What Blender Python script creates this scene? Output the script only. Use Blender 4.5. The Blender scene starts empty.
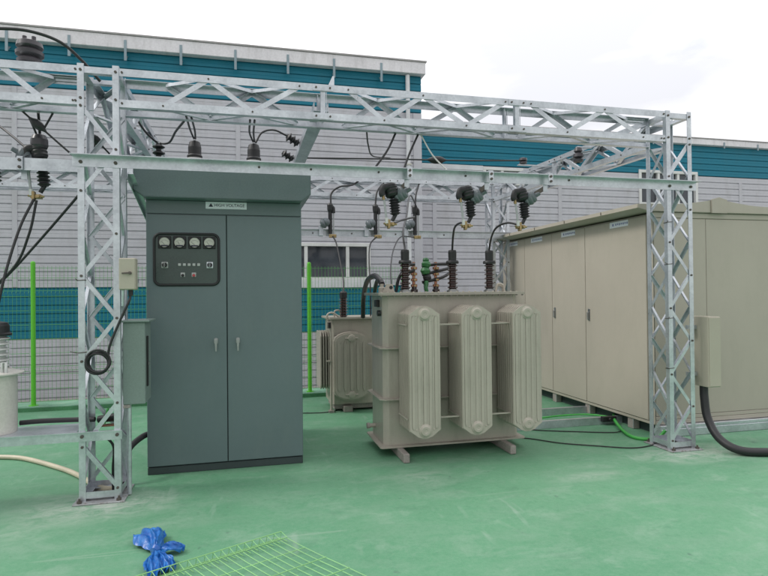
import bpy, bmesh, math, random
from mathutils import Vector, Matrix, noise as mnoise
random.seed(7)
sc = bpy.context.scene
COL = sc.collection
R = math.radians
V = Vector

# ------------------------------------------------------------------ materials
def new_mat(name):
    m = bpy.data.materials.new(name); m.use_nodes = True
    nt = m.node_tree
    return m, nt, nt.nodes, nt.links, nt.nodes['Principled BSDF']

def mat(name, col, rough=.5, metal=0.0, var=.12, scale=3.0, fine=.06, bump=.0, bscale=40.0, spec=.5,
        dirt=None, dirt_amt=.35, dscale=(1.5, 1.5, .5), coat=0.0):
    """painted / plain surface: large and fine tone variation, optional dirt streaks, bump"""
    m, nt, N, L, b = new_mat(name)
    tc = N.new('ShaderNodeTexCoord')
    n1 = N.new('ShaderNodeTexNoise'); n1.inputs['Scale'].default_value = scale; n1.inputs['Detail'].default_value = 5
    n2 = N.new('ShaderNodeTexNoise'); n2.inputs['Scale'].default_value = scale * 22; n2.inputs['Detail'].default_value = 3
    L.new(tc.outputs['Object'], n1.inputs['Vector']); L.new(tc.outputs['Object'], n2.inputs['Vector'])
    mr = N.new('ShaderNodeMapRange'); mr.inputs['From Min'].default_value = .3; mr.inputs['From Max'].default_value = .7
    mr.inputs['To Min'].default_value = 1 - var; mr.inputs['To Max'].default_value = 1 + var
    L.new(n1.outputs['Fac'], mr.inputs['Value'])
    mr2 = N.new('ShaderNodeMapRange'); mr2.inputs['From Min'].default_value = .3; mr2.inputs['From Max'].default_value = .7
    mr2.inputs['To Min'].default_value = 1 - fine; mr2.inputs['To Max'].default_value = 1 + fine
    L.new(n2.outputs['Fac'], mr2.inputs['Value'])
    mu = N.new('ShaderNodeMath'); mu.operation = 'MULTIPLY'
    L.new(mr.outputs['Result'], mu.inputs[0]); L.new(mr2.outputs['Result'], mu.inputs[1])
    vm = N.new('ShaderNodeVectorMath'); vm.operation = 'SCALE'; vm.inputs[0].default_value = col[:3]
    L.new(mu.outputs[0], vm.inputs['Scale'])
    out = vm.outputs['Vector']
    if dirt:
        mp = N.new('ShaderNodeMapping'); mp.inputs['Scale'].default_value = dscale
        L.new(tc.outputs['Object'], mp.inputs['Vector'])
        n3 = N.new('ShaderNodeTexNoise'); n3.inputs['Scale'].default_value = 4; n3.inputs['Detail'].default_value = 8
        n3.inputs['Roughness'].default_value = .65
        L.new(mp.outputs['Vector'], n3.inputs['Vector'])
        r3 = N.new('ShaderNodeMapRange'); r3.inputs['From Min'].default_value = .5; r3.inputs['From Max'].default_value = .72
        r3.inputs['To Max'].default_value = dirt_amt
        L.new(n3.outputs['Fac'], r3.inputs['Value'])
        mx = N.new('ShaderNodeMix'); mx.data_type = 'RGBA'
        L.new(r3.outputs['Result'], mx.inputs['Factor']); L.new(out, mx.inputs['A']); mx.inputs['B'].default_value = (*dirt, 1)
        out = mx.outputs['Result']
    L.new(out, b.inputs['Base Color'])
    rr = N.new('ShaderNodeMapRange'); rr.inputs['From Min'].default_value = .3; rr.inputs['From Max'].default_value = .7
    rr.inputs['To Min'].default_value = max(0.03, rough - .08); rr.inputs['To Max'].default_value = min(1, rough + .08)
    L.new(n1.outputs['Fac'], rr.inputs['Value']); L.new(rr.outputs['Result'], b.inputs['Roughness'])
    b.inputs['Metallic'].default_value = metal
    b.inputs['Specular IOR Level'].default_value = spec
    b.inputs['Coat Weight'].default_value = coat
    if bump:
        n4 = N.new('ShaderNodeTexNoise'); n4.inputs['Scale'].default_value = bscale; n4.inputs['Detail'].default_value = 4
        L.new(tc.outputs['Object'], n4.inputs['Vector'])
        bp = N.new('ShaderNodeBump'); bp.inputs['Strength'].default_value = bump; bp.inputs['Distance'].default_value = .01
        L.new(n4.outputs['Fac'], bp.inputs['Height']); L.new(bp.outputs['Normal'], b.inputs['Normal'])
    return m

def galv_mat():
    m, nt, N, L, b = new_mat('galvanized_steel')
    tc = N.new('ShaderNodeTexCoord')
    vo = N.new('ShaderNodeTexVoronoi'); vo.inputs['Scale'].default_value = 55
    L.new(tc.outputs['Object'], vo.inputs['Vector'])
    n1 = N.new('ShaderNodeTexNoise'); n1.inputs['Scale'].default_value = 5; n1.inputs['Detail'].default_value = 6
    L.new(tc.outputs['Object'], n1.inputs['Vector'])
    mx = N.new('ShaderNodeMath'); mx.operation = 'MULTIPLY_ADD'; mx.inputs[1].default_value = .16; mx.inputs[2].default_value = 0
    sep = N.new('ShaderNodeSeparateColor'); L.new(vo.outputs['Color'], sep.inputs[0])
    L.new(sep.outputs[0], mx.inputs[0])
    ad = N.new('ShaderNodeMath'); ad.operation = 'ADD'
    L.new(mx.outputs[0], ad.inputs[0]); L.new(n1.outputs['Fac'], ad.inputs[1])
    cr = N.new('ShaderNodeValToRGB')
    cr.color_ramp.elements[0].position = .35; cr.color_ramp.elements[0].color = (.44, .465, .50, 1)
    cr.color_ramp.elements[1].position = .85; cr.color_ramp.elements[1].color = (.68, .71, .755, 1)
    L.new(ad.outputs[0], cr.inputs['Fac']); L.new(cr.outputs['Color'], b.inputs['Base Color'])
    b.inputs['Metallic'].default_value = .68
    rr = N.new('ShaderNodeMapRange'); rr.inputs['To Min'].default_value = .22; rr.inputs['To Max'].default_value = .42
    L.new(n1.outputs['Fac'], rr.inputs['Value']); L.new(rr.outputs['Result'], b.inputs['Roughness'])
    return m

def floor_mat():
    m, nt, N, L, b = new_mat('green_floor_paint')
    tc = N.new('ShaderNodeTexCoord')
    def noise(scale, detail=6, rough=.6, stretch=None, dist=0):
        n = N.new('ShaderNodeTexNoise'); n.inputs['Scale'].default_value = scale; n.inputs['Detail'].default_value = detail
        n.inputs['Roughness'].default_value = rough; n.inputs['Distortion'].default_value = dist
        if stretch:
            mp = N.new('ShaderNodeMapping'); mp.inputs['Scale'].default_value = stretch[0]; mp.inputs['Rotation'].default_value = (0, 0, stretch[1])
            mp.inputs['Location'].default_value = stretch[2]
            L.new(tc.outputs['Object'], mp.inputs['Vector']); L.new(mp.outputs['Vector'], n.inputs['Vector'])
        else: L.new(tc.outputs['Object'], n.inputs['Vector'])
        return n.outputs['Fac']
    def ramp(fac, a, c, lo=0.0, hi=1.0):
        r = N.new('ShaderNodeMapRange'); r.inputs['From Min'].default_value = a; r.inputs['From Max'].default_value = c
        r.inputs['To Min'].default_value = lo; r.inputs['To Max'].default_value = hi
        L.new(fac, r.inputs['Value']); return r.outputs['Result']
    def mix(fac, A, B):
        x = N.new('ShaderNodeMix'); x.data_type = 'RGBA'
        L.new(fac, x.inputs['Factor'])
        for k, c in (('A', A), ('B', B)):
            if isinstance(c, tuple): x.inputs[k].default_value = (*c, 1)
            else: L.new(c, x.inputs[k])
        return x.outputs['Result']
    def mul(a, c):
        x = N.new('ShaderNodeMath'); x.operation = 'MULTIPLY'; L.new(a, x.inputs[0])
        if isinstance(c, float): x.inputs[1].default_value = c
        else: L.new(c, x.inputs[1])
        return x.outputs[0]
    col = mix(ramp(noise(.55, 5), .35, .65), FL_A, FL_B)
    col = mix(ramp(noise(1.3, 8, .65, ((1, 2.2, 1), .4, (3, 1, 0))), .48, .72, 0, .6), col, FL_C)          # worn, greyer paint
    col = mix(ramp(noise(2.2, 10, .72, ((1, 1.5, 1), -.1, (7, 4, 0)), .5), .52, .74, 0, .62), col, (.27, .38, .30))  # cement dust smears
    col = mix(ramp(noise(7, 10, .78, ((1, 1.3, 1), .9, (2, 9, 0))), .59, .74, 0, .4), col, (.36, .42, .35))
    col = mix(ramp(noise(3.5, 8, .6, ((1, 1.5, 1), 1.9, (12, 5, 0))), .60, .74, 0, .5), col, (.055, .17, .10))      # darker damp spots
    col = mix(ramp(noise(16, 4, .5, ((1, 1, 1), 0, (5, 5, 0))), .705, .74, 0, .6), col, (.04, .11, .07))            # specks
    col = mix(ramp(noise(70, 4, .6), .3, .7, 0, .16), col, (.05, .14, .08))
    col = mix(ramp(noise(150, 4, .7), .56, .70, 0, .35), col, (.28, .40, .31))
    col = mix(ramp(noise(42, 6, .7, ((1, 1, 1), 0, (1, 6, 0))), .62, .72, 0, .45), col, (.05, .15, .085))
    # cement residue around the two front tower footings and under the hose
    for (cx, cy, r, amt, st) in ((-1.1, 4.72, .75, .85, 1.9), (4.25, 4.7, .8, .9, 2.2), (-1.6, 4.35, .6, .35, 2.5), (2.9, 4.35, .5, .45, 3.5), (1.5, 4.75, .35, .35, 1.0)):
        mp = N.new('ShaderNodeMapping'); mp.inputs['Location'].default_value = (-cx, -cy * st, 0); mp.inputs['Scale'].default_value = (1, st, 1)
        L.new(tc.outputs['Object'], mp.inputs['Vector'])
        ln = N.new('ShaderNodeVectorMath'); ln.operation = 'LENGTH'; L.new(mp.outputs['Vector'], ln.inputs[0])
        f = ramp(ln.outputs['Value'], r, r * .15)
        f = mul(f, ramp(noise(5.5, 9, .75, ((1, 1.6, 1), .2, (cx, cy, 0)), .6), .36, .62))
        col = mix(mul(f, float(amt)), col, (.50, .52, .48))
    # scattered dark drips and spots
    for (vs, th, am, loc) in ((1.7, .035, .8, 3.0), (4.5, .055, .55, 8.0)):
        mp = N.new('ShaderNodeMapping'); mp.inputs['Location'].default_value = (loc, loc * .7, 0)
        nd = N.new('ShaderNodeTexNoise'); nd.inputs['Scale'].default_value = 9; nd.inputs['Detail'].default_value = 3
        L.new(tc.outputs['Object'], nd.inputs['Vector'])
        av = N.new('ShaderNodeVectorMath'); av.operation = 'MULTIPLY_ADD'; av.inputs[1].default_value = (.10, .10, 0)
        L.new(nd.outputs['Color'], av.inputs[0]); L.new(tc.outputs['Object'], av.inputs[2]); L.new(av.outputs['Vector'], mp.inputs['Vector'])
        vo = N.new('ShaderNodeTexVoronoi'); vo.inputs['Scale'].default_value = vs; L.new(mp.outputs['Vector'], vo.inputs['Vector'])
        sp = N.new('ShaderNodeSeparateColor'); L.new(vo.outputs['Color'], sp.inputs[0])
        gate = ramp(sp.outputs[0], .45, .55); rad = ramp(vo.outputs['Distance'], th * 1.5, th * .6)
        col = mix(mul(mul(rad, gate), float(am)), col, (.045, .10, .075))
    # shoe scuffs: short pale arcs
    sc1 = noise(5.5, 2, .5, ((1, .22, 1), .7, (4, 4, 0)), 1.5)
    gate = ramp(noise(1.1, 3, .5, ((1, 1, 1), 0, (9, 2, 0))), .50, .60)
    col = mix(mul(ramp(sc1, .62, .74, 0, .32), gate), col, (.34, .42, .36))
    # long thin scrapes
    wv = noise(1.6, 3, .5, ((.35, 9, 1), 1.15, (1, 2, 0)), 1.0)
    col = mix(ramp(wv, .69, .74, 0, .22), col, (.36, .42, .36))
    col = mix(ramp(noise(24, 8, .8), .35, .65, 0, .22), col, (.27, .40, .30))
    col = mix(mul(ramp(noise(11, 9, .8, ((1, 1.2, 1), .3, (6, 3, 0))), .52, .66, 0, .5), ramp(noise(.9, 4, .5, ((1, 1, 1), 0, (2, 8, 0))), .45, .6)), col, (.052, .185, .098))
    L.new(col, b.inputs['Base Color'])
    L.new(ramp(noise(2.0, 6), .3, .7, .42, .7), b.inputs['Roughness'])
    b.inputs['Specular IOR Level'].default_value = .35
    bp = N.new('ShaderNodeBump'); bp.inputs['Strength'].default_value = .25; bp.inputs['Distance'].default_value = .006
    L.new(noise(14, 8, .7), bp.inputs['Height']); L.new(bp.outputs['Normal'], b.inputs['Normal'])
    return m

FL_A = (.078, .246, .132); FL_B = (.118, .302, .172); FL_C = (.172, .300, .210)
M = {}
M['galv'] = galv_mat()
M['floor'] = floor_mat()
M['baseplate'] = mat('rust_stained_plate', (.40, .41, .42), .5, .4, var=.2, dirt=(.13, .065, .04), dirt_amt=.95, dscale=(7, 7, 1))
M['bolt'] = mat('rusty_bolt', (.10, .085, .075), .6, .3)
M['concrete'] = mat('concrete', (.30, .30, .28), .85, bump=.3)
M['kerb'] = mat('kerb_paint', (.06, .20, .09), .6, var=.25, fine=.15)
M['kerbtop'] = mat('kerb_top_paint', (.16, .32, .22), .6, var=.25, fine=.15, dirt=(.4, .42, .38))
M['siding'] = mat('lilac_grey_siding', (.495, .49, .535), .45, 0, spec=.3, var=.05, scale=.5, fine=.03, dirt=(.33, .32, .32), dirt_amt=.45, dscale=(.8, 1, .25))
M['teal'] = mat('teal_siding', (.011, .165, .245), .42, 0, var=.08, scale=.5, fine=.03, spec=.25, dirt=(.04, .16, .2), dirt_amt=.25, dscale=(.8, 1, .25))
M['fascia'] = mat('fascia_sheet', (.71, .685, .72), .45, .05, var=.08, scale=1.2, dirt=(.36, .34, .34), dirt_amt=.4, dscale=(2, 1, .4), bump=.15, bscale=2)
M['fasciacap'] = mat('fascia_cap', (.30, .28, .28), .5, .2)
M['strap'] = mat('strap_steel', (.24, .31, .35), .45, .3)
M['whiteframe'] = mat('white_window_frame', (.66, .66, .66), .4)
M['sill'] = mat('window_sill_band', (.62, .63, .66), .45)
M['glass'] = mat('dark_window_glass', (.045, .052, .065), .05, 0, var=.5, scale=1.3, spec=.6)
M['darkgreen'] = mat('blue_green_enamel', (.116, .158, .166), .36, 0, var=.07, scale=1.2, fine=.02, dirt=(.15, .19, .185), dirt_amt=.3, bump=.4, bscale=1.8)
M['darkgreen_roof'] = mat('blue_green_roof', (.116, .158, .164), .42, 0, var=.08, dirt=(.14, .18, .17), dirt_amt=.3)
M['plinth'] = mat('plinth_dark', (.035, .05, .052), .55)
M['seam'] = mat('seam_shadow_gap', (.012, .016, .016), .8)
M['cream'] = mat('cream_enclosure_paint', (.405, .368, .312), .42, 0, var=.05, scale=.9, fine=.012, dirt=(.32, .295, .24), dirt_amt=.22, bump=.08, bscale=1.6)
M['creambox'] = mat('cream_box_paint', (.41, .38, .31), .45, 0, var=.05, scale=2, fine=.012)
M['tank'] = mat('transformer_grey_paint', (.40, .368, .315), .36, 0, var=.07, scale=1.6, fine=.02, dirt=(.20, .19, .15), dirt_amt=.32, dscale=(2.5, 2.5, .5), bump=.08, bscale=9)
M['skid'] = mat('skid_steel', (.30, .27, .25), .6, 0, var=.2, fine=.15, dirt=(.12, .09, .07))
M['greybox'] = mat('grey_green_box_paint', (.18, .235, .215), .42, 0, var=.05)
M['black'] = mat('black_rubber', (.014, .014, .016), .5, 0, var=.2)
M['cable'] = mat('black_cable', (.016, .016, .018), .45)
M['brown'] = mat('brown_porcelain', (.030, .016, .014), .18, 0, var=.2, coat=.6)
M['greyins'] = mat('grey_polymer', (.125, .145, .16), .4)
M['purple'] = mat('weathered_dark_porcelain', (.045, .04, .048), .35, var=.25)
M['brass'] = mat('brass', (.36, .27, .14), .42, .9, var=.25, scale=20)
M['copper'] = mat('copper_bar', (.40, .19, .12), .42, .7, var=.15, scale=20)
M['greentape'] = mat('green_tape', (.025, .13, .04), .4, var=.3, scale=30)
M['fusetube'] = mat('fuse_tube', (.36, .37, .38), .35)
M['porc'] = mat('pale_porcelain', (.55, .55, .54), .25, coat=.4)
M['whitepaint'] = mat('off_white_paint', (.58, .56, .52), .4, var=.05, dirt=(.4, .38, .34), dirt_amt=.3)
M['fence'] = mat('lime_green_coating', (.12, .50, .035), .35, var=.08)
M['wire'] = mat('green_mesh_wire', (.10, .34, .10), .4)
M['wirepale'] = mat('pale_green_mesh_wire', (.25, .50, .20), .45)
M['plate'] = mat('white_label', (.72, .74, .80), .4, var=.03)
M['ink'] = mat('label_ink', (.03, .03, .05), .6)
M['blueink'] = mat('blue_label_ink', (.22, .25, .42), .6)
M['dial'] = mat('dial_face', (.50, .50, .44), .3, var=.1, scale=12)
M['panel'] = mat('instrument_panel', (.050, .072, .066), .3, var=.15)
M['gasket'] = mat('gasket', (.010, .011, .012), .5)
M['chrome'] = mat('handle_metal', (.34, .35, .35), .38, .9)
M['red'] = mat('red_button', (.42, .05, .06), .35)
M['lampwhite'] = mat('indicator_lens', (.42, .44, .43), .25)
M['greencable'] = mat('green_earth_cable', (.05, .34, .06), .4)
M['hose'] = mat('cream_hose', (.50, .45, .34), .45, var=.12)
M['whitecable'] = mat('white_cord', (.6, .6, .58), .5)
def bag_mat():
    m, nt, N, L, b = new_mat('blue_plastic_film')
    tc = N.new('ShaderNodeTexCoord'); n = N.new('ShaderNodeTexNoise'); n.inputs['Scale'].default_value = 22; n.inputs['Detail'].default_value = 6
    L.new(tc.outputs['Object'], n.inputs['Vector'])
    cr = N.new('ShaderNodeValToRGB'); cr.color_ramp.elements[0].position = .35; cr.color_ramp.elements[0].color = (.006, .085, .36, 1)
    cr.color_ramp.elements[1].position = .7; cr.color_ramp.elements[1].color = (.03, .20, .58, 1)
    L.new(n.outputs['Fac'], cr.inputs['Fac']); L.new(cr.outputs['Color'], b.inputs['Base Color'])
    b.inputs['Roughness'].default_value = .34; b.inputs['Specular IOR Level'].default_value = .45; b.inputs['Transmission Weight'].default_value = .12
    bp = N.new('ShaderNodeBump'); bp.inputs['Strength'].default_value = .5; bp.inputs['Distance'].default_value = .01
    n2 = N.new('ShaderNodeTexNoise'); n2.inputs['Scale'].default_value = 26; n2.inputs['Detail'].default_value = 3
    L.new(tc.outputs['Object'], n2.inputs['Vector']); L.new(n2.outputs['Fac'], bp.inputs['Height']); L.new(bp.outputs['Normal'], b.inputs['Normal'])
    return m
M['bag'] = bag_mat()

# ------------------------------------------------------------------ mesh builder
class MB:
    def __init__(s): s.bm = bmesh.new(); s.mats = []
    def mi(s, m):
        if m not in s.mats: s.mats.append(m)
        return s.mats.index(m)
    def _faces(s, verts, faces, m, smooth=False):
        vs = [s.bm.verts.new(v) for v in verts]; k = s.mi(m); out = []
        for f in faces:
            try: fc = s.bm.faces.new([vs[i] for i in f])
            except ValueError: continue
            fc.material_index = k; fc.smooth = smooth; out.append(fc)
        return vs, out
    def box(s, x0, x1, y0, y1, z0, z1, m, bev=0.0, rot=None, seg=1):
        x0, x1 = min(x0, x1), max(x0, x1); y0, y1 = min(y0, y1), max(y0, y1); z0, z1 = min(z0, z1), max(z0, z1)
        v = [(x, y, z) for z in (z0, z1) for y in (y0, y1) for x in (x0, x1)]
        if rot:
            mtx, c = rot; v = [mtx @ (V(p) - V(c)) + V(c) for p in v]
        vs, fs = s._faces(v, [(0, 2, 3, 1), (4, 5, 7, 6), (0, 1, 5, 4), (2, 6, 7, 3), (0, 4, 6, 2), (1, 3, 7, 5)], m)
        if bev:
            es = list({e for f in fs for e in f.edges})
            bmesh.ops.bevel(s.bm, geom=es, offset=bev, segments=seg, affect='EDGES', clamp_overlap=True)
        return s
    def bar(s, p0, p1, u, w, t, m, off=(0, 0)):
        """flat bar from p0 to p1: width w along u, thickness t along the normal"""
        p0, p1 = V(p0), V(p1); d = (p1 - p0).normalized(); u = V(u); u = (u - d * u.dot(d)).normalized(); n = d.cross(u)
        v = []
        for p in (p0, p1):
            for a in (-.5, .5):
                for c in (-.5, .5): v.append(p + u * (a * w + off[0]) + n * (c * t + off[1]))
        s._faces(v, [(0, 1, 3, 2), (4, 6, 7, 5), (0, 4, 5, 1), (2, 3, 7, 6), (0, 2, 6, 4), (1, 5, 7, 3)], m); return s
    def angle(s, p0, p1, u, n, w, t, m):
        """L section: corner runs p0->p1, one leg along u, the other along n, both w wide"""
        p0, p1 = V(p0), V(p1); d = (p1 - p0).normalized()
        u = V(u); u = (u - d * u.dot(d)).normalized(); n = V(n); n = (n - d * n.dot(d)); n = (n - u * n.dot(u)).normalized()
        wu, wn = w if isinstance(w, tuple) else (w, w)
        pr = [(0, 0), (wu, 0), (wu, t), (t, t), (t, wn), (0, wn)]
        v = [p + u * a + n * c for p in (p0, p1) for a, c in pr]
        f = [tuple(range(6)), tuple(range(11, 5, -1))] + [(i, (i + 1) % 6, (i + 1) % 6 + 6, i + 6) for i in range(6)]
        s._faces(v, f, m); return s
    def tube(s, pts, r, m, n=8, smooth=True, cap=True):
        pts = [V(p) for p in pts]; rs = r if isinstance(r, (list, tuple)) else [r] * len(pts)
        rings = []; up = V((0, 0, 1)); prev = None
        for i, p in enumerate(pts):
            d = (pts[min(i + 1, len(pts) - 1)] - pts[max(i - 1, 0)]).normalized()
            if prev is None:
                a = d.cross(up if abs(d.z) < .9 else V((1, 0, 0))).normalized()
            else: a = (prev - d * prev.dot(d)).normalized()
            b = d.cross(a); prev = a
            rings.append([p + (a * math.cos(2 * math.pi * k / n) + b * math.sin(2 * math.pi * k / n)) * rs[i] for k in range(n)])
        v = [q for rg in rings for q in rg]; f = []
        for i in range(len(rings) - 1):
            for k in range(n): f.append((i * n + k, i * n + (k + 1) % n, (i + 1) * n + (k + 1) % n, (i + 1) * n + k))
        s._faces(v, f, m, smooth)
        if cap:
            s._faces(rings[0], [tuple(range(n))], m); s._faces(rings[-1], [tuple(range(n))], m)
        return s
    def lathe(s, prof, org, m, axis=(0, 0, 1), n=20, smooth=True):
        """prof: (radius, height) pairs along axis from org; a 3rd item overrides the material"""
        org = V(org); ax = V(axis).normalized(); a = ax.cross(V((0, 0, 1)) if abs(ax.z) < .9 else V((1, 0, 0))).normalized(); b = ax.cross(a)
        k0 = 0
        for i in range(len(prof) - 1):
            (r0, h0), (r1, h1) = prof[i][:2], prof[i + 1][:2]
            mm = prof[i][2] if len(prof[i]) > 2 else m
            ra = [org + ax * h0 + (a * math.cos(2 * math.pi * k / n) + b * math.sin(2 * math.pi * k / n)) * max(r0, 1e-4) for k in range(n)]
            rb = [org + ax * h1 + (a * math.cos(2 * math.pi * k / n) + b * math.sin(2 * math.pi * k / n)) * max(r1, 1e-4) for k in range(n)]
            s._faces(ra + rb, [(k, (k + 1) % n, (k + 1) % n + n, k + n) for k in range(n)], mm, smooth)
        return s
    def prism(s, poly, d0, d1, m, plane='xz', bev=0):
        """extrude a 2D outline: plane xz -> along y, xy -> along z, yz -> along x"""
        def P(a, c, d): return {'xz': (a, d, c), 'xy': (a, c, d), 'yz': (d, a, c)}[plane]
        n = len(poly); v = [P(a, c, d) for d in (d0, d1) for a, c in poly]
        f = [tuple(range(n)), tuple(range(2 * n - 1, n - 1, -1))] + [(i, (i + 1) % n, (i + 1) % n + n, i + n) for i in range(n)]
        vs, fs = s._faces(v, f, m)
        if bev:
            es = list(fs[0].edges) + list(fs[1].edges)
            bmesh.ops.bevel(s.bm, geom=es, offset=bev, segments=2, affect='EDGES', clamp_overlap=True)
        return s
    def bolt(s, p, nrm, r=.011, h=.008, m=None):
        s.lathe([(0, h), (r, h), (r, 0)], p, m or M['bolt'], nrm, 6, False); return s
    def build(s, name, parent=None, org=None):
        bmesh.ops.recalc_face_normals(s.bm, faces=s.bm.faces)
        if org is None and parent is not None:
            p = parent
            while p.parent: p = p.parent
            org = p.location
        if org is not None: bmesh.ops.translate(s.bm, verts=s.bm.verts, vec=-V(org))
        me = bpy.data.meshes.new(name); s.bm.to_mesh(me); s.bm.free()
        for m in s.mats: me.materials.append(m)
        o = bpy.data.objects.new(name, me); COL.objects.link(o)
        if parent is not None: o.parent = parent
        elif org is not None: o.location = org
        return o

def tag(o, label, cat, group=None):
    o['label'] = label; o['category'] = cat
    if group: o['group'] = group
    return o
def thing(name, label, cat, loc, group=None):
    o = bpy.data.objects.new(name, None); COL.objects.link(o); o.location = loc; o.empty_display_size = .1
    return tag(o, label, cat, group)
def struct(name, mb):
    o = mb.build(name); o['kind'] = 'structure'; return o
def copy_tree(o, parent=None):
    c = o.copy(); COL.objects.link(c)
    if parent is not None: c.parent = parent
    for ch in list(o.children): copy_tree(ch, c)
    return c
def smooth_path(pts, per=8):
    pts = [V(p) for p in pts]
    if len(pts) < 3: return pts
    ext = [pts[0] * 2 - pts[1]] + pts + [pts[-1] * 2 - pts[-2]]; out = []
    for i in range(1, len(ext) - 2):
        p0, p1, p2, p3 = ext[i - 1:i + 3]
        for k in range(per):
            t = k / per
            out.append(.5 * ((2 * p1) + (p2 - p0) * t + (2 * p0 - 5 * p1 + 4 * p2 - p3) * t * t + (3 * p1 - p0 - 3 * p2 + p3) * t ** 3))
    out.append(pts[-1]); return out
def cable(name, pts, r, m, label, cat='cable', group=None, n=8):
    mb = MB(); mb.tube(smooth_path(pts), r, m, n)
    return tag(mb.build(name, org=pts[0]), label, cat, group)
def text_mesh(name, body, size, m, mtx, parent, extrude=.0006, align='CENTER'):
    cu = bpy.data.curves.new(name, 'FONT'); cu.body = body; cu.size = size; cu.extrude = extrude; cu.align_x = align; cu.align_y = 'CENTER'
    tmp = bpy.data.objects.new(name, cu); COL.objects.link(tmp)
    dg = bpy.context.evaluated_depsgraph_get(); me = bpy.data.meshes.new_from_object(tmp.evaluated_get(dg))
    bpy.data.objects.remove(tmp)
    p = parent
    while p.parent: p = p.parent
    me.transform(Matrix.Translation(-p.location) @ mtx)
    me.materials.clear(); me.materials.append(m)
    o = bpy.data.objects.new(name, me); COL.objects.link(o); o.parent = parent
    return o
FACE_FRONT = Matrix.Rotation(R(90), 4, 'X')                 # text readable from -Y
FACE_LEFT = Matrix.Rotation(R(-90), 4, 'Z') @ Matrix.Rotation(R(90), 4, 'X')   # text readable from -X

# ------------------------------------------------------------------ setting
struct('ground', MB().box(-400, 400, -400, 400, -1.2, -.35, M['concrete']))
struct('painted_floor', MB().box(-14, 14, -6, 9.32, -.349, 0, M['floor']))
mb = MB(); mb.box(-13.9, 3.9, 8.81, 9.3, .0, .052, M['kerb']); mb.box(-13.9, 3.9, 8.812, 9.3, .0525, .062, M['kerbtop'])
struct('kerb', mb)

# ------------------------------------------------------------------ buildings
def siding(mb, x0, x1, z0, z1, Y, m, pitch=.16, zref=0.0):
    """horizontal clapboard sheet facing -Y; laps fall on zref + k*pitch"""
    k = math.floor((z0 - zref) / pitch + 1e-6); prof = []
    zs = []
    while zref + k * pitch < z1 - 1e-6:
        a, c = zref + k * pitch, zref + (k + 1) * pitch
        zs += [(0.0, a), (.002, a + .062), (.0055, a + .067), (.0055, a + .071), (.002, a + .076), (.004, c - .026), (.024, c - .017), (.024, c - .004)]
        k += 1
    pts = [(y, min(max(z, z0), z1)) for y, z in zs] + [(.0, z1)]
    pts = [p for i, p in enumerate(pts) if i == 0 or p[1] > pts[i - 1][1] + 1e-5 or i == len(pts) - 1 or abs(p[0] - pts[i - 1][0]) > 1e-6]
    v = [(x, Y + y, z) for y, z in pts for x in (x0, x1)]
    f = [(2 * i, 2 * i + 1, 2 * i + 3, 2 * i + 2) for i in range(len(pts) - 1)]
    mb._faces(v, f, m)

def window(parent, x0, x1, z0, z1, Y, mull=(), sill=None, fw=.075):
    f = MB()
    f.box(x0, x1, Y - .03, Y + .09, z1 - fw, z1, M['whiteframe'], .006); f.box(x0, x1, Y - .03, Y + .09, z0, z0 + fw, M['whiteframe'], .006)
    f.box(x0, x0 + fw, Y - .028, Y + .088, z0 + fw, z1 - fw, M['whiteframe']); f.box(x1 - fw, x1, Y - .028, Y + .088, z0 + fw, z1 - fw, M['whiteframe'])
    for q in mull: f.box(q - .035, q + .035, Y - .015, Y + .08, z0 + fw, z1 - fw, M['whiteframe'])
    w = f.build('window', parent)
    es = [x0 + fw] + [e for q in mull for e in (q - .035, q + .035)] + [x1 - fw]
    for i in range(0, len(es), 2):
        MB().box(es[i], es[i + 1], Y + .05, Y + .06, z0 + fw, z1 - fw, M['glass']).build('pane', w)
    if sill: MB().box(x0 - .25, x1 + .12, Y - .05, Y + .02, sill, z0 - .002, M['sill'], .006).build('sill', w)

YL = 12.0
b1 = thing('metal_clad_building', 'taller lilac grey clad hall with teal bands and a white roof edge, behind the gantry', 'building', (-6, YL, 0))
s_ = MB(); WX0, WX1, WZ0, WZ1 = .35, 2.64, 1.88, 2.68
XE = 3.83
siding(s_, -17, WX0, 1.77, 5.575, YL, M['siding']); siding(s_, WX1, XE - .2, 1.77, 5.575, YL, M['siding'])
siding(s_, WX0, WX1, WZ1, 5.575, YL, M['siding']); siding(s_, WX0, WX1, 1.77, WZ0, YL, M['siding'])
siding(s_, -17, XE - .2, -1.2, .80, YL, M['siding'])
s_.box(-17, XE - .02, YL + .12, YL + 14, -1.2, 6.3, M['siding'])
s_.build('siding', b1)
s_ = MB(); siding(s_, -17, XE, 5.58, 6.44, YL, M['teal']); s_.build('upper_teal_band', b1)
s_ = MB(); siding(s_, -17, XE - .2, .805, 1.765, YL, M['teal']); s_.build('lower_teal_band', b1)
MB().box(XE - .198, XE, YL - .012, YL + .14, -1.2, 5.574, M['siding'], .01).build('corner_trim', b1)
f = MB(); f.box(-17.2, XE + .06, YL - .16, YL + 14.2, 6.40, 6.655, M['fascia'], .008)
f.box(-17.22, XE + .085, YL - .185, YL + 14.2, 6.657, 6.69, M['fasciacap'], .006); f.build('roof_edge', b1)
for k in range(-12, 4):
    x = -.15 + k * 1.02 + random.uniform(-.04, .04)
    MB().box(x - .024, x + .024, YL - .172, YL - .161, 6.16, 6.56, M['strap']).bar((x, YL - .166, 6.165), (x, YL - .02, 6.30), (1, 0, 0), .04, .01, M['strap']).build('strap_bracket', b1)
dp = MB(); dp.tube([(3.50, YL - .07, -1.2), (3.50, YL - .07, 6.38)], .048, M['sill'], 12)
for z in (1.4, 2.9, 4.4, 5.9): dp.box(3.44, 3.56, YL - .13, YL - .005, z, z + .03, M['whitepaint'])
dp.build('downpipe', b1)
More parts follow.
